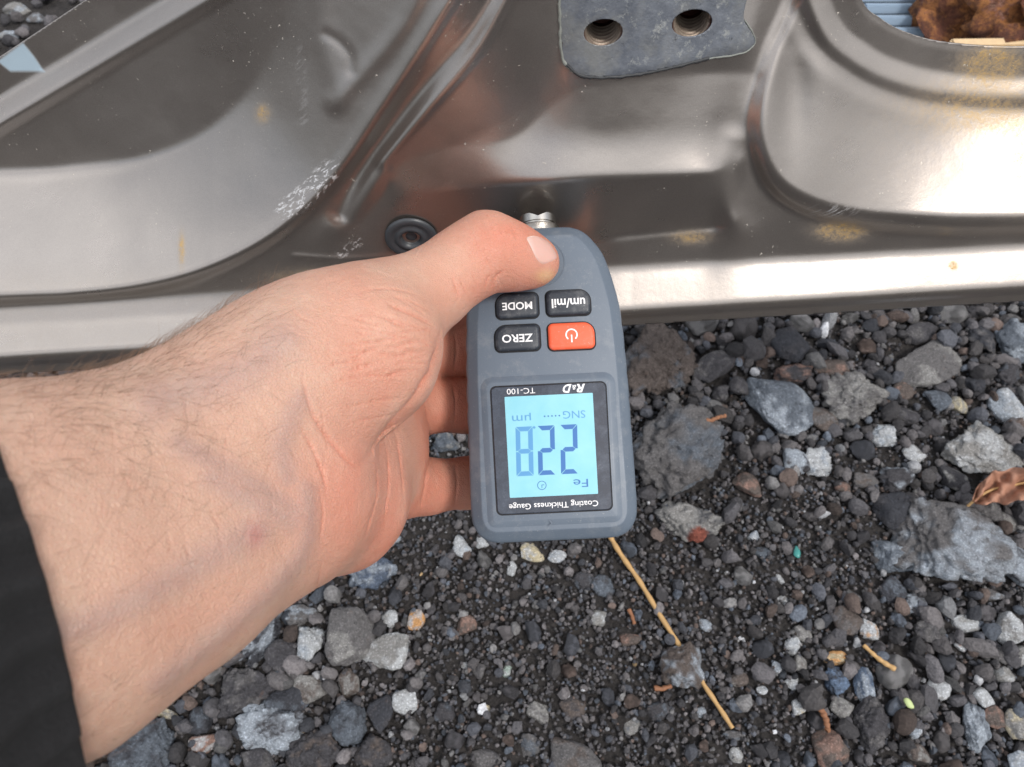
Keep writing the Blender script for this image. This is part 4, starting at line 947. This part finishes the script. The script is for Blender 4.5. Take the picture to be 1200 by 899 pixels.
for k_ in range(5):
    bmesh.ops.create_circle(bm, cap_ends=True, segments=8, radius=1.0 * U, matrix=Matrix.Translation(((-6 + 4.3 * k_) * U, -38.5 * U, 4.4 * U)))
from_bm('dots', bm, M_SEG, lcd)
bm = bmesh.new()
ring = [[bm.verts.new(((-13.5 + r * math.cos(a)) * U, (-119.5 + r * math.sin(a)) * U, 4.4 * U)) for a in np.linspace(0, 2 * np.pi, 28, endpoint=False)] for r in (5.4, 4.6)]
for i in range(28): bm.faces.new((ring[0][i], ring[0][(i + 1) % 28], ring[1][(i + 1) % 28], ring[1][i]))
for (x0, y0, x1, y1) in ((-13.9, -122.5, -13.1, -119), (-13.5, -119.4, -10.8, -118.6)): bm.faces.new([bm.verts.new((x * U, y * U, 4.42 * U)) for x, y in ((x0, y0), (x1, y0), (x1, y1), (x0, y1))])
from_bm('clock_symbol', bm, M_SEG, lcd)
def seven(cx, cy, w_, h_, on, mat, nm='digit'):
    """segments in reading orientation, then flipped"""
    bm = bmesh.new(); t_ = 5.4; g = .6; hw, hh = w_ / 2, h_ / 2
    S = {'a': [(-hw + g, hh), (hw - g, hh), (hw - t_, hh - t_), (-hw + t_, hh - t_)], 'd': [(-hw + g, -hh), (hw - g, -hh), (hw - t_, -hh + t_), (-hw + t_, -hh + t_)],
         'b': [(hw, hh - g), (hw, g), (hw - t_ / 2, g * 1.3), (hw - t_, t_ / 2 + g), (hw - t_, hh - t_ - g)], 'c': [(hw, -hh + g), (hw, -g), (hw - t_ / 2, -g * 1.3), (hw - t_, -t_ / 2 - g), (hw - t_, -hh + t_ + g)],
         'g': [(-hw + t_, t_ / 2), (hw - t_, t_ / 2), (hw - t_ * .45, 0), (hw - t_, -t_ / 2), (-hw + t_, -t_ / 2), (-hw + t_ * .45, 0)]}
    S['f'] = [(-x, y) for x, y in S['b']]; S['e'] = [(-x, y) for x, y in S['c']]
    for s_ in on: bm.faces.new([bm.verts.new(((cx - x - y * .03) * U, (cy - y) * U, 4.4 * U)) for x, y in S[s_]])
    return from_bm(nm, bm, mat, lcd)
seven(20.5, -78.5, 20, 58, 'abged', M_SEG); seven(-6, -78.5, 20, 58, 'abged', M_SEG); seven(-31.5, -78.5, 20, 58, 'abcdefg', M_SEGF)
bm = bmesh.new(); bmesh.ops.create_circle(bm, cap_ends=True, segments=10, radius=1.5 * U, matrix=Matrix.Translation((-18.8 * U, -51 * U, 4.4 * U))); from_bm('decimal_point', bm, M_SEGF, lcd)
bm = bmesh.new()
for pp in (((-7, -160), (-3, -164), (-5, -164.6), (-8, -161)), ((-3, -164), (-7, -168.5), (-8.2, -168), (-5, -164.6))): bm.faces.new([bm.verts.new((x * U, y * U, 3.35 * U)) for x, y in pp])
from_bm('chevron_glint', bm, M_BODY2, gauge)  # chevron-shaped glint reflection built in as flat plastic faces
# probe: steel collar and contact tip with a V groove
zc = -42
def ylathe(name, prof, mat, notch=False):
    seg = 64; bm = bmesh.new(); rr_ = []
    for r, y in prof:
        row = []
        for a in np.linspace(0, 2 * np.pi, seg, endpoint=False):
            x = r * math.cos(a); z = zc + r * math.sin(a); yy = y
            if notch and y > 208: yy = y - max(0, 6.5 - abs(x) * .6) * min(1, (y - 208) / 5.0)
            row.append(bm.verts.new((x * U, yy * U, z * U)))
        rr_.append(row)
    for a, b in zip(rr_[:-1], rr_[1:]):
        for i in range(seg): bm.faces.new((a[i], a[(i + 1) % seg], b[(i + 1) % seg], b[i]))
    return from_bm(name, bm, mat, gauge, True, 35)
pr_off = 205
ylathe('probe_collar', [(27, 180), (27, 196.5), (26, 198.5), (23, 199), (22, 197)], M_STEEL)
ylathe('probe_tip', [(21.5, 185), (22, 200), (20.5, 200.8), (20.5, 202), (22, 202.8), (22, 211.6), (21, 213), (16, 213.2), (8, 213.2), (.1, 213.2)], M_STEEL, True)
for ob in [c for c in gauge.children_recursive if c.type == 'MESH']:      # true proportions: the far end is a little wider and longer
    n_ = len(ob.data.vertices); cc = np.empty(n_ * 3, np.float32); ob.data.vertices.foreach_get('co', cc); cc = cc.reshape(-1, 3)
    f_ = 1 + 1.5e-4 * cc[:, 1] / U; cc[:, 0] *= f_; cc[:, 1] *= f_; ob.data.vertices.foreach_set('co', cc.ravel()); ob.data.update()

# ------------------------------------------------------------------ the hand and forearm
def surface_nets(Fv, org, h):
    nx, ny, nz = Fv.shape; ins_ = Fv < 0
    cs = (nx - 1, ny - 1, nz - 1); acc = np.zeros(cs + (3,), np.float32); cntc = np.zeros(cs, np.uint8)
    def sl(dx, dy, dz): return Fv[dx:nx - 1 + dx, dy:ny - 1 + dy, dz:nz - 1 + dz]
    corners = [(a, b, c) for a in (0, 1) for b in (0, 1) for c in (0, 1)]
    for axis in range(3):
        for c in corners:
            if c[axis]: continue
            c2 = list(c); c2[axis] = 1; f0, f1 = sl(*c), sl(*c2); m = (f0 < 0) != (f1 < 0)
            tt_ = f0[m] / (f0[m] - f1[m])
            off = np.repeat(np.array(c, np.float32)[None], len(tt_), 0); off[:, axis] += tt_
            acc[m] += off; cntc[m] += 1
    act = cntc > 0; ids = np.full(cs, -1, np.int64); ids[act] = np.arange(act.sum())
    ijk = np.argwhere(act); V = (ijk + acc[act] / cntc[act][:, None]) * h + org
    Q = []
    for axis in range(3):
        o1, o2 = (axis + 1) % 3, (axis + 2) % 3
        lo = [slice(1, n_ - 1) for n_ in Fv.shape]; lo[axis] = slice(0, Fv.shape[axis] - 1); hi = list(lo); hi[axis] = slice(1, Fv.shape[axis])
        a, b = ins_[tuple(lo)], ins_[tuple(hi)]
        for fl in (0, 1):
            m = (a & ~b) if fl == 0 else (~a & b); p_ = np.argwhere(m)
            p_ = p_ + np.array([0 if k2 == axis else 1 for k2 in range(3)])
            def cell(d1_, d2_):
                q_ = p_.copy(); q_[:, o1] += d1_; q_[:, o2] += d2_; return ids[q_[:, 0], q_[:, 1], q_[:, 2]]
            qd = [cell(-1, -1), cell(0, -1), cell(0, 0), cell(-1, 0)]
            if fl: qd = qd[::-1]
            Q.append(np.stack(qd, -1))
    return V, np.vstack(Q)

def C_(px, py, d): return camspace(px, py, d)
def R_(rp, d): return rp * K * d
h = 0.0011
def chain(pts):       # (px, py, d, r_px)
    return [(C_(a[0], a[1], a[2]), C_(b[0], b[1], b[2]), R_(a[3], a[2]), R_(b[3], b[2])) for a, b in zip(pts[:-1], pts[1:])]
FORE = chain([(-260, 700, .112, 205), (17, 622, .150, 160), (180, 560, .176, 122), (300, 492, .196, 100)]) + chain([(-220, 840, .112, 200), (58, 722, .150, 153), (200, 655, .173, 119), (322, 590, .198, 95)])
PALM = chain([(322, 590, .200, 92), (392, 584, .228, 79), (440, 562, .256, 52)]) + chain([(310, 520, .200, 95), (395, 505, .244, 68), (462, 440, .281, 40)]) + chain([(340, 560, .21, 85), (430, 520, .258, 52), (474, 478, .282, 37)]) \
     + chain([(400, 520, .238, 60), (448, 535, .266, 44)]) + chain([(400, 440, .250, 58), (500, 372, .287, 31)])
THEN = chain([(300, 455, .195, 82), (362, 428, .208, 92), (420, 410, .217, 84), (462, 366, .228, 55)]) + chain([(420, 410, .217, 84), (408, 446, .225, 66)]) 
THUMB = chain([(440, 372, .224, 60), (503, 340, .236, 46), (540, 312, .243, 42)]) + chain([(540, 312, .243, 42), (572, 294, .246, 43)]) + chain([(572, 294, .246, 43), (604, 302, .2495, 35.5), (627, 307, .2525, 29.5)])
FING = [chain([(478, 380, .283, 33), (545, 364, .294, 28), (600, 366, .2985, 27), (650, 372, .299, 26), (688, 376, .2975, 23)]),
        chain([(468, 425, .281, 34), (500, 412, .286, 32), (547, 411, .2945, 30.5), (605, 413, .299, 29), (655, 418, .299, 27), (697, 424, .297, 23)]),
        chain([(462, 478, .279, 36), (500, 474, .284, 33), (547, 475, .293, 31.5), (605, 478, .2965, 29), (655, 484, .2965, 27), (694, 488, .295, 23)]),
        chain([(450, 572, .262, 42), (500, 570, .277, 32), (548, 566, .288, 29.5), (595, 562, .2925, 26), (636, 560, .2925, 24), (664, 560, .2915, 21)])]
allp = FORE + PALM + THEN + THUMB + sum(FING, [])
lo_ = np.min([np.minimum(a - ra2, b - rb) for a, b, ra2, rb in allp], 0) - 3 * h; hi_ = np.max([np.maximum(a + ra2, b + rb) for a, b, ra2, rb in allp], 0) + 3 * h
dims = np.ceil((hi_ - lo_) / h).astype(int); 
xs = [(lo_[i] + np.arange(dims[i]) * h).astype(np.float32) for i in range(3)]
def cone_sd(a, b, r1, r2, field, op):
    """evaluate a round cone only near itself"""
    m_ = 0.022; l2_ = np.minimum(a - r1, b - r2) - m_; h2_ = np.maximum(a + r1, b + r2) + m_
    s_ = tuple(slice(max(0, int((l2_[i] - lo_[i]) / h)), min(dims[i], int((h2_[i] - lo_[i]) / h) + 1)) for i in range(3))
    px_, py_, pz_ = xs[0][s_[0]][:, None, None], xs[1][s_[1]][None, :, None], xs[2][s_[2]][None, None, :]
    ab = b - a; L2 = float(ab @ ab) + 1e-12
    tt_ = np.clip(((px_ - a[0]) * ab[0] + (py_ - a[1]) * ab[1] + (pz_ - a[2]) * ab[2]) / L2, 0, 1)
    dd = np.sqrt((px_ - a[0] - tt_ * ab[0]) ** 2 + (py_ - a[1] - tt_ * ab[1]) ** 2 + (pz_ - a[2] - tt_ * ab[2]) ** 2) - (r1 + (r2 - r1) * tt_)
    field[s_] = op(field[s_], dd.astype(np.float32))
def smin(k_):
    def f(a, b):
        hh = np.clip(0.5 + 0.5 * (b - a) / k_, 0, 1); return b * (1 - hh) + a * hh - k_ * hh * (1 - hh)
    return f
def group(prims, k_):
    f_ = np.full(tuple(dims), 0.08, np.float32)
    for a, b, r1, r2 in prims: cone_sd(a, b, r1, r2, f_, smin(k_))
    return f_
fa = group(FORE, .012); fp = group(PALM, .010); body = smin(.014)(fa, fp)
ft = smin(.006)(group(THEN, .010), group(THUMB, .005)); body_t = smin(.003)(body, ft)
body_t = np.minimum(body_t, smin(.018)(fa, ft))
fk = np.full(tuple(dims), 0.08, np.float32)
for fg in FING: fk = smin(.0008)(fk, group(fg, .003))
full = smin(.004)(body_t, fk)
# keep the flesh out of the gauge body (it presses against it)
HV, HQ = surface_nets(full, lo_, h); del fa, fp, body, ft, fk, full, body_t
def smooth_mesh(V, Q, it, lam=0.5):
    E = np.vstack([Q[:, [0, 1]], Q[:, [1, 2]], Q[:, [2, 3]], Q[:, [3, 0]]]); E = np.vstack([E, E[:, ::-1]])
    cnt_ = np.bincount(E[:, 0], minlength=len(V)).astype(float)[:, None]
    for k2 in range(it):
        S = np.stack([np.bincount(E[:, 0], weights=V[E[:, 1], c], minlength=len(V)) for c in range(3)], -1); V = V + lam * (S / cnt_ - V)
    return V
HV = smooth_mesh(HV, HQ, 3)
me = mesh_np('hand_base', to_world(HV), HQ); o = link('tmp', me); md = o.modifiers.new('s', 'SUBSURF'); md.levels = 1; md.render_levels = 1
dg = bpy.context.evaluated_depsgraph_get(); me2 = bpy.data.meshes.new_from_object(o.evaluated_get(dg)); bpy.data.objects.remove(o)
nvt = len(me2.vertices); co = np.empty(nvt * 3, np.float32); me2.vertices.foreach_get('co', co); co = co.reshape(-1, 3).astype(float)
no = np.empty(nvt * 3, np.float32); me2.vertices.foreach_get('normal', no); no = no.reshape(-1, 3).astype(float)
hx, hy, hd_ = pix_of(co); front = (no @ np.array(Rc)[:, 2]) > 0.05
# creases, tendons and veins following the surface
disp = np.zeros(nvt); red = np.zeros(nvt); vein = np.zeros(nvt)
def crease(P, wdt, dep):
    global disp
    L = spline(P, 8) if len(P) > 2 else np.array(P, float); pad = wdt * 3
    m = np.flatnonzero(front & (hx > L[:, 0].min() - pad) & (hx < L[:, 0].max() + pad) & (hy > L[:, 1].min() - pad) & (hy < L[:, 1].max() + pad))
    out_ = np.zeros(nvt)
    if not len(m): return out_
    x_, y_ = hx[m], hy[m]; d, s_ = dist_line(x_, y_, L)
    if dep > 0:                                      # a skin fold: narrow, fading towards both ends
        a_, b_ = L[0], L[-1]; ext = np.hypot(*(b_ - a_)); e0 = np.hypot(x_ - a_[0], y_ - a_[1]); e1_ = np.hypot(x_ - b_[0], y_ - b_[1])
        g = np.exp(-(d / (wdt * .62)) ** 1.4) * sstep(-.02, .35, np.minimum(e0, e1_) / ext) * (0.9 + 0.25 * vnoise(np.stack([x_ / 14, y_ / 14, x_ * 0], -1), 3)); disp[m] -= dep * 1.15 * g
    else:
        g = np.exp(-(d / wdt) ** 2); disp[m] -= dep * g
    out_[m] = g; return out_
creases = [
 ([(520, 372), (516, 395), (512, 415), (503, 441), (480, 476), (452, 508), (436, 530), (418, 546)], 7.0, .0013),
 ([(436, 531), (417, 546), (397, 528), (374, 499), (360, 467), (352, 430)], 3.2, .0006), ([(383, 590), (380, 560), (366, 525), (345, 490)], 2.2, .0005), ([(372, 640), (378, 600), (372, 570)], 2.0, .0004),
 ([(515, 384), (500, 377), (476, 365), (448, 354)], 2.6, .0009), ([(513, 392), (480, 381), (433, 367)], 1.8, .0005), ([(510, 402), (470, 395), (430, 385), (395, 380)], 1.6, .0004), ([(508, 424), (470, 418), (425, 412), (380, 415)], 1.5, .00035),
 ([(500, 440), (455, 440), (415, 442), (370, 455)], 1.5, .00035), ([(485, 465), (440, 470), (395, 480)], 1.5, .0003), ([(470, 485), (425, 492), (400, 500)], 1.5, .0003), ([(500, 350), (470, 340), (440, 338), (410, 345)], 1.5, .0004), ([(508, 368), (480, 352), (455, 346)], 1.4, .0004),
 ([(577, 341), (579, 328), (590, 316)], 2.0, .0007), ([(568, 342), (570, 330), (577, 318)], 1.6, .0004), ([(540, 352), (534, 335), (528, 320)], 2.0, .0006), ([(549, 350), (543, 336), (538, 322)], 1.4, .0004), ([(558, 347), (553, 334)], 1.4, .0003),
 ([(590, 262), (603, 274), (606, 288)], 1.6, .0003), ([(598, 264), (609, 277)], 1.4, .0003), ([(556, 262), (566, 272), (572, 286)], 1.6, .00025), ([(548, 268), (556, 280), (560, 292)], 1.5, .00025),
 ([(497, 467), (503, 500), (502, 549), (492, 600)], 2.4, .0009), ([(462, 500), (470, 540), (474, 590)], 2.2, .0005), ([(451, 512), (456, 560), (450, 620)], 2.0, .0005), ([(440, 535), (442, 580), (425, 640)], 1.8, .0004),
 ([(340, 360), (352, 372), (372, 382)], 1.6, .0003), ([(325, 380), (345, 392), (368, 398)], 1.6, .0003),
 ([(531, 384), (535, 412), (531, 440)], 2.0, .0005), ([(530, 446), (534, 475), (530, 505)], 2.0, .0005), ([(533, 540), (536, 566), (533, 594)], 2.0, .0005)]
lines = np.zeros(nvt)
rc = np.random.default_rng(5)
for k_ in range(34):                                 # fine folds fanning out from the thumb web over the ball of the thumb
    a0 = rc.uniform(-3.9, -2.95) if k_ % 2 else rc.uniform(-3.5, -3.0); r0 = rc.uniform(8, 90); r1 = r0 + rc.uniform(25, 70); o_ = np.array((522, 392 + rc.uniform(-8, 40)))
    pts_ = [o_ + r_ * np.array((math.cos(a0 + .0012 * r_), -math.sin(a0 + .0012 * r_))) + rc.normal(0, 1.2, 2) for r_ in np.linspace(r0, r1, 4)]; creases.append((pts_, rc.uniform(1.3, 2.2), rc.uniform(.00018, .0005)))
for k_ in range(26):                                 # short cross lines on wrist and forearm
    x0, y0 = rc.uniform(120, 400), rc.uniform(440, 680); a0 = rc.normal(1.35, .35); l_ = rc.uniform(14, 40)
    creases.append(([(x0 + math.cos(a0) * q, y0 + math.sin(a0) * q + rc.normal(0, 1)) for q in np.linspace(-l_, l_, 4)], rc.uniform(1.4, 2.4), rc.uniform(.00012, .0003)))
for k_ in range(16):                                 # knuckle lines on the thumb
    x0 = rc.uniform(548, 606); l_ = rc.uniform(6, 14); y0 = rc.uniform(262, 330); creases.append(([(x0 - l_ * .35, y0 - l_), (x0, y0), (x0 + l_ * .5, y0 + l_)], 1.2, rc.uniform(.00012, .00028)))
for P, wd, dp in creases: lines = np.maximum(lines, crease(P, wd, dp) * min(1, dp / .0007))
for P, wd, dp in (([(60, 745), (111, 727), (183, 689), (250, 650), (305, 618)], 20, .0005), ([(357, 575), (356, 633), (328, 677), (266, 733), (183, 800)], 14, .0008), ([(250, 560), (300, 590), (340, 610)], 18, .0004), ([(210, 520), (280, 560), (345, 600)], 16, .0003), ([(350, 470), (330, 520), (336, 560)], 14, .0003), ([(330, 400), (280, 440), (180, 475)], 26, .0010)):
    g = crease(P, wd, -dp); vein = np.maximum(vein, g)
disp += 0.0004 * fbm(co * 60, 3, 2) + 0.00009 * fbm(co * 260, 3, 3)
co2 = co + no * disp[:, None]; me2.vertices.foreach_set('co', co2.astype(np.float32).ravel())
base = np.array((0.56, 0.350, 0.258)); redc = np.array((0.59, 0.225, 0.15)); pale = np.array((0.65, 0.475, 0.36)); vc = np.array((0.36, 0.25, 0.225))
rmask = sstep(.262, .288, hd_) * 1.0 + .35 * np.exp(-((hx - 600) / 40) ** 2 - ((hy - 275) / 16) ** 2) + .3 * np.exp(-((hx - 545) / 40) ** 2 - ((hy - 340) / 18) ** 2) + 0.45 * np.exp(-((hx - 400) / 90) ** 2 - ((hy - 590) / 70) ** 2) + 0.35 * np.exp(-((hx - 590) / 50) ** 2 - ((hy - 300) / 40) ** 2) + .5 * sstep(.236, .262, hd_) * sstep(400, 450, hx) + .15 * sstep(300, 420, hx) + .6 * lines + .55 * np.clip(fbm(co * 32, 4, 9), 0, 1) + .28 * sstep(330, 430, hx)
rmask = np.clip(rmask, 0, 1)[:, None]; Cs = base * (1 - rmask) + redc * rmask
pm = (np.clip(fbm(co * 38 + 5, 3, 4), 0, 1) * .75)[:, None]; Cs = Cs * (1 - pm) + pale * pm
vm = (vein * .6)[:, None]; Cs = Cs * (1 - vm) + vc * vm
spot = (np.exp(-((hx - 298) / 10) ** 2 - ((hy - 628) / 14) ** 2) * .5)[:, None]; Cs = Cs * (1 - spot) + np.array((.42, .13, .13)) * spot
cl = (sstep(.0, 1., np.exp(-((hx - 640) / 14) ** 2 - ((hy - 324) / 9) ** 2)) * .6)[:, None]; Cs = Cs * (1 - cl) + np.array((.72, .46, .22)) * cl
vcol(me2, 'skin', Cs)
me2.polygons.foreach_set('use_smooth', np.ones(len(me2.polygons), bool)); me2.name = 'body'
person = empty('person', to_world(C_(320, 560, .2))); tag(person, 'person whose bare left hand and black-sleeved forearm hold the gauge', 'person')
PO = np.array(person.location); me2.transform(Matrix.Translation(-person.location)); body_o = link('body', me2, M_SKIN, person)
body_o['label'] = 'bare left forearm and hand, thumb on the gauge, fingers behind it'
# nail
dg = bpy.context.evaluated_depsgraph_get()
tri = []; qv = np.empty(len(me2.loops), np.int32); me2.loops.foreach_get('vertex_index', qv); qv = qv.reshape(-1, 4)
cmask = (co2[:, None, 0] > -9)[:, 0]; sel = (hx[qv].min(1) > 420) & (hy[qv].max(1) < 420); bv = BVHTree.FromPolygons([Vector(c) for c in co2], [tuple(int(v) for v in q) for q in qv[sel]])
def hit(px, py):
    d = Vector(to_world(camspace(px, py, 1.0)) - CAMP).normalized(); return bv.ray_cast(Vector(CAMP), d)
NAIL = spline([(618, 276), (627, 274.5), (638, 278), (646, 284), (652, 293), (655, 301), (651, 305), (641, 309.5), (634, 308.5), (628, 301), (622, 288), (617, 279)], 5)
NAIL = (NAIL - NAIL.mean(0)) * .93 + NAIL.mean(0) - [1.2, -.6]
def nail_depth(Xs, Ys):
    s_ = sd_poly(Xs, Ys, NAIL); d_ = np.zeros(Xs.shape)
    for i_ in np.ndindex(Xs.shape):
        if s_[i_] < -1.5: d_[i_] = .24; continue
        r_ = hit(Xs[i_], Ys[i_]); d_[i_] = pix_of(np.array(r_[0]))[2] if r_[0] is not None else .246
    return d_ - 0.00028 * sstep(-.5, 2.0, s_)
V, F, T, nx_, ny_ = sheet(612, 660, 270, 314, 1.0, [lambda x, y: sd_poly(x, y, NAIL)], nail_depth)
me = mesh_np('thumb_nail', V - PO, [F, T]); tipm = sstep(5.5, 3.5, np.hypot(nx_ - 640, (ny_ - 290)) - 9)[:, None]
lun = sstep(3, 8, nx_ - 616 - (ny_ - 274) * .25)[:, None]
vcol(me, 'skin', np.array((.62, .42, .36))[None] * (1 - lun) + np.array((.62, .38, .32))[None] * lun); nl = link('thumb_nail', me, M_NAIL, person)
# sleeve : ribbed knit tube around the forearm
axis = [C_(-520, 960, .090), C_(-300, 850, .112), C_(-80, 765, .134), C_(-22, 726, .143), C_(18, 715, .148)]
rad = [(.050, .052), (.048, .050), (.0462, .049), (.0452, .0485), (.0442, .048)]
rowsV = []; NS = 200
axc = np.array(axis); tn = axc[-1] - axc[-3]; tn /= np.linalg.norm(tn); e1 = np.cross(tn, [0, 0, 1.0]); e1 /= np.linalg.norm(e1); e2 = np.cross(e1, tn)
NR = 60
sA = np.linspace(0, 1, NR)
cum = np.concatenate([[0], np.cumsum(np.linalg.norm(np.diff(axc, axis=0), axis=1))]); cum /= cum[-1]
ctr = np.stack([np.interp(sA, cum, axc[:, k_]) for k_ in range(3)], -1); ra_ = np.interp(sA, cum, [r[0] for r in rad]); rb_ = np.interp(sA, cum, [r[1] for r in rad])
th = np.linspace(0, 2 * np.pi, NS, endpoint=False)
def ring_at(c, a, b, extra):
    w_ = sstep(.5, 1, 1.0); f2 = -c / np.linalg.norm(c); f1 = np.array([.27, -.96, 0]); f1 = f1 - f2 * (f1 @ f2); f1 /= np.linalg.norm(f1)
    return c[None] + f1[None] * ((a + extra) * np.cos(th))[:, None] + f2[None] * ((b + extra) * np.sin(th))[:, None] + tn[None] * (.0045 * (1 - np.cos(th) ** 2))[:, None]
def ring_old(c, a, b, extra): return c[None] + e1[None] * ((a + extra) * np.cos(th))[:, None] + e2[None] * ((b + extra) * np.sin(th))[:, None]
for k_ in range(NR):
    ex = 0.0020 * np.sin(th * 36) + 0.0010 * fbm(np.stack([np.cos(th) * 2, np.sin(th) * 2, 0 * th + sA[k_] * 14], -1), 3, 6)
    R1 = ring_at(ctr[k_], ra_[k_], rb_[k_], ex)
    rowsV.append(R1 + tn[None] * (0.0012 * fbm(np.stack([np.cos(th) * 3, np.sin(th) * 3, 0 * th], -1), 2, 7) * sA[k_])[:, None])
for dz, rr2 in ((.0012, -.0006), (.0010, -.0022), (-.002, -.0030), (-.03, -.0030)):
    rowsV.append(ring_at(ctr[-1] + tn * dz, ra_[-1], rb_[-1], rr2 + .0018 * np.sin(th * 36)))
nR = len(rowsV); Vs = to_world(np.vstack(rowsV)); i = np.arange(nR - 1)[:, None] * NS; j = np.arange(NS)[None]; j2 = (j + 1) % NS
o = link('sleeve', mesh_np('sleeve', Vs - PO, np.stack([i + j, i + j2, i + NS + j2, i + NS + j], -1).reshape(-1, 4)), M_SLEEVE, person); o['label'] = 'black ribbed knit cuff'
# arm hair
pc = co2[front]; pn = no[front]; fxh, fyh = hx[front], hy[front]
dens = sstep(360, 120, fxh) * (sstep(640, 470, fyh) * 1.0 + .10) + 0.6 * sstep(330, 240, fxh) * sstep(470, 420, fyh)
edge_extra = (hx < 330) & (hx > 20) & (np.abs(no @ np.array(Rc)[:, 2]) < .35) & (hy < 470)
cand = np.concatenate([rng.choice(len(pc), 1700, p=dens / dens.sum())]); PP = np.vstack([pc[cand], co2[edge_extra][rng.integers(0, edge_extra.sum(), 260)]]); NN = np.vstack([pn[cand], no[edge_extra][rng.integers(0, 1, 260) * 0 + rng.integers(0, edge_extra.sum(), 260)]])
Vh, Fh = [], []; offh = 0
for p_, n_ in zip(PP, NN):
    dirn = Rc @ Vector((0.75 + rng.normal(0, .35), 0.35 + rng.normal(0, .45), 0)); dirn = np.array(dirn); dirn = dirn - n_ * (dirn @ n_); dirn /= np.linalg.norm(dirn) + 1e-9; cur = np.cross(n_, dirn) * rng.normal(0, .5)
    Ln = rng.uniform(.002, .007); ts = np.linspace(0, 1, 6)[:, None]
    path = p_ + dirn * ts * Ln + cur * ts ** 2 * Ln * .6 + n_ * (0.0009 * np.sin(ts * 2.2) + .0005 * ts)
    V, F = tube_pts(path, np.linspace(.000028, .000010, 6) * rng.uniform(.6, 1.3), 3); Vh.append(V); Fh.append(F + offh); offh += len(V)
o = link('arm_hair', mesh_np('arm_hair', np.vstack(Vh) - PO, np.vstack(Fh)), M_HAIR, person); o['kind'] = 'stuff'
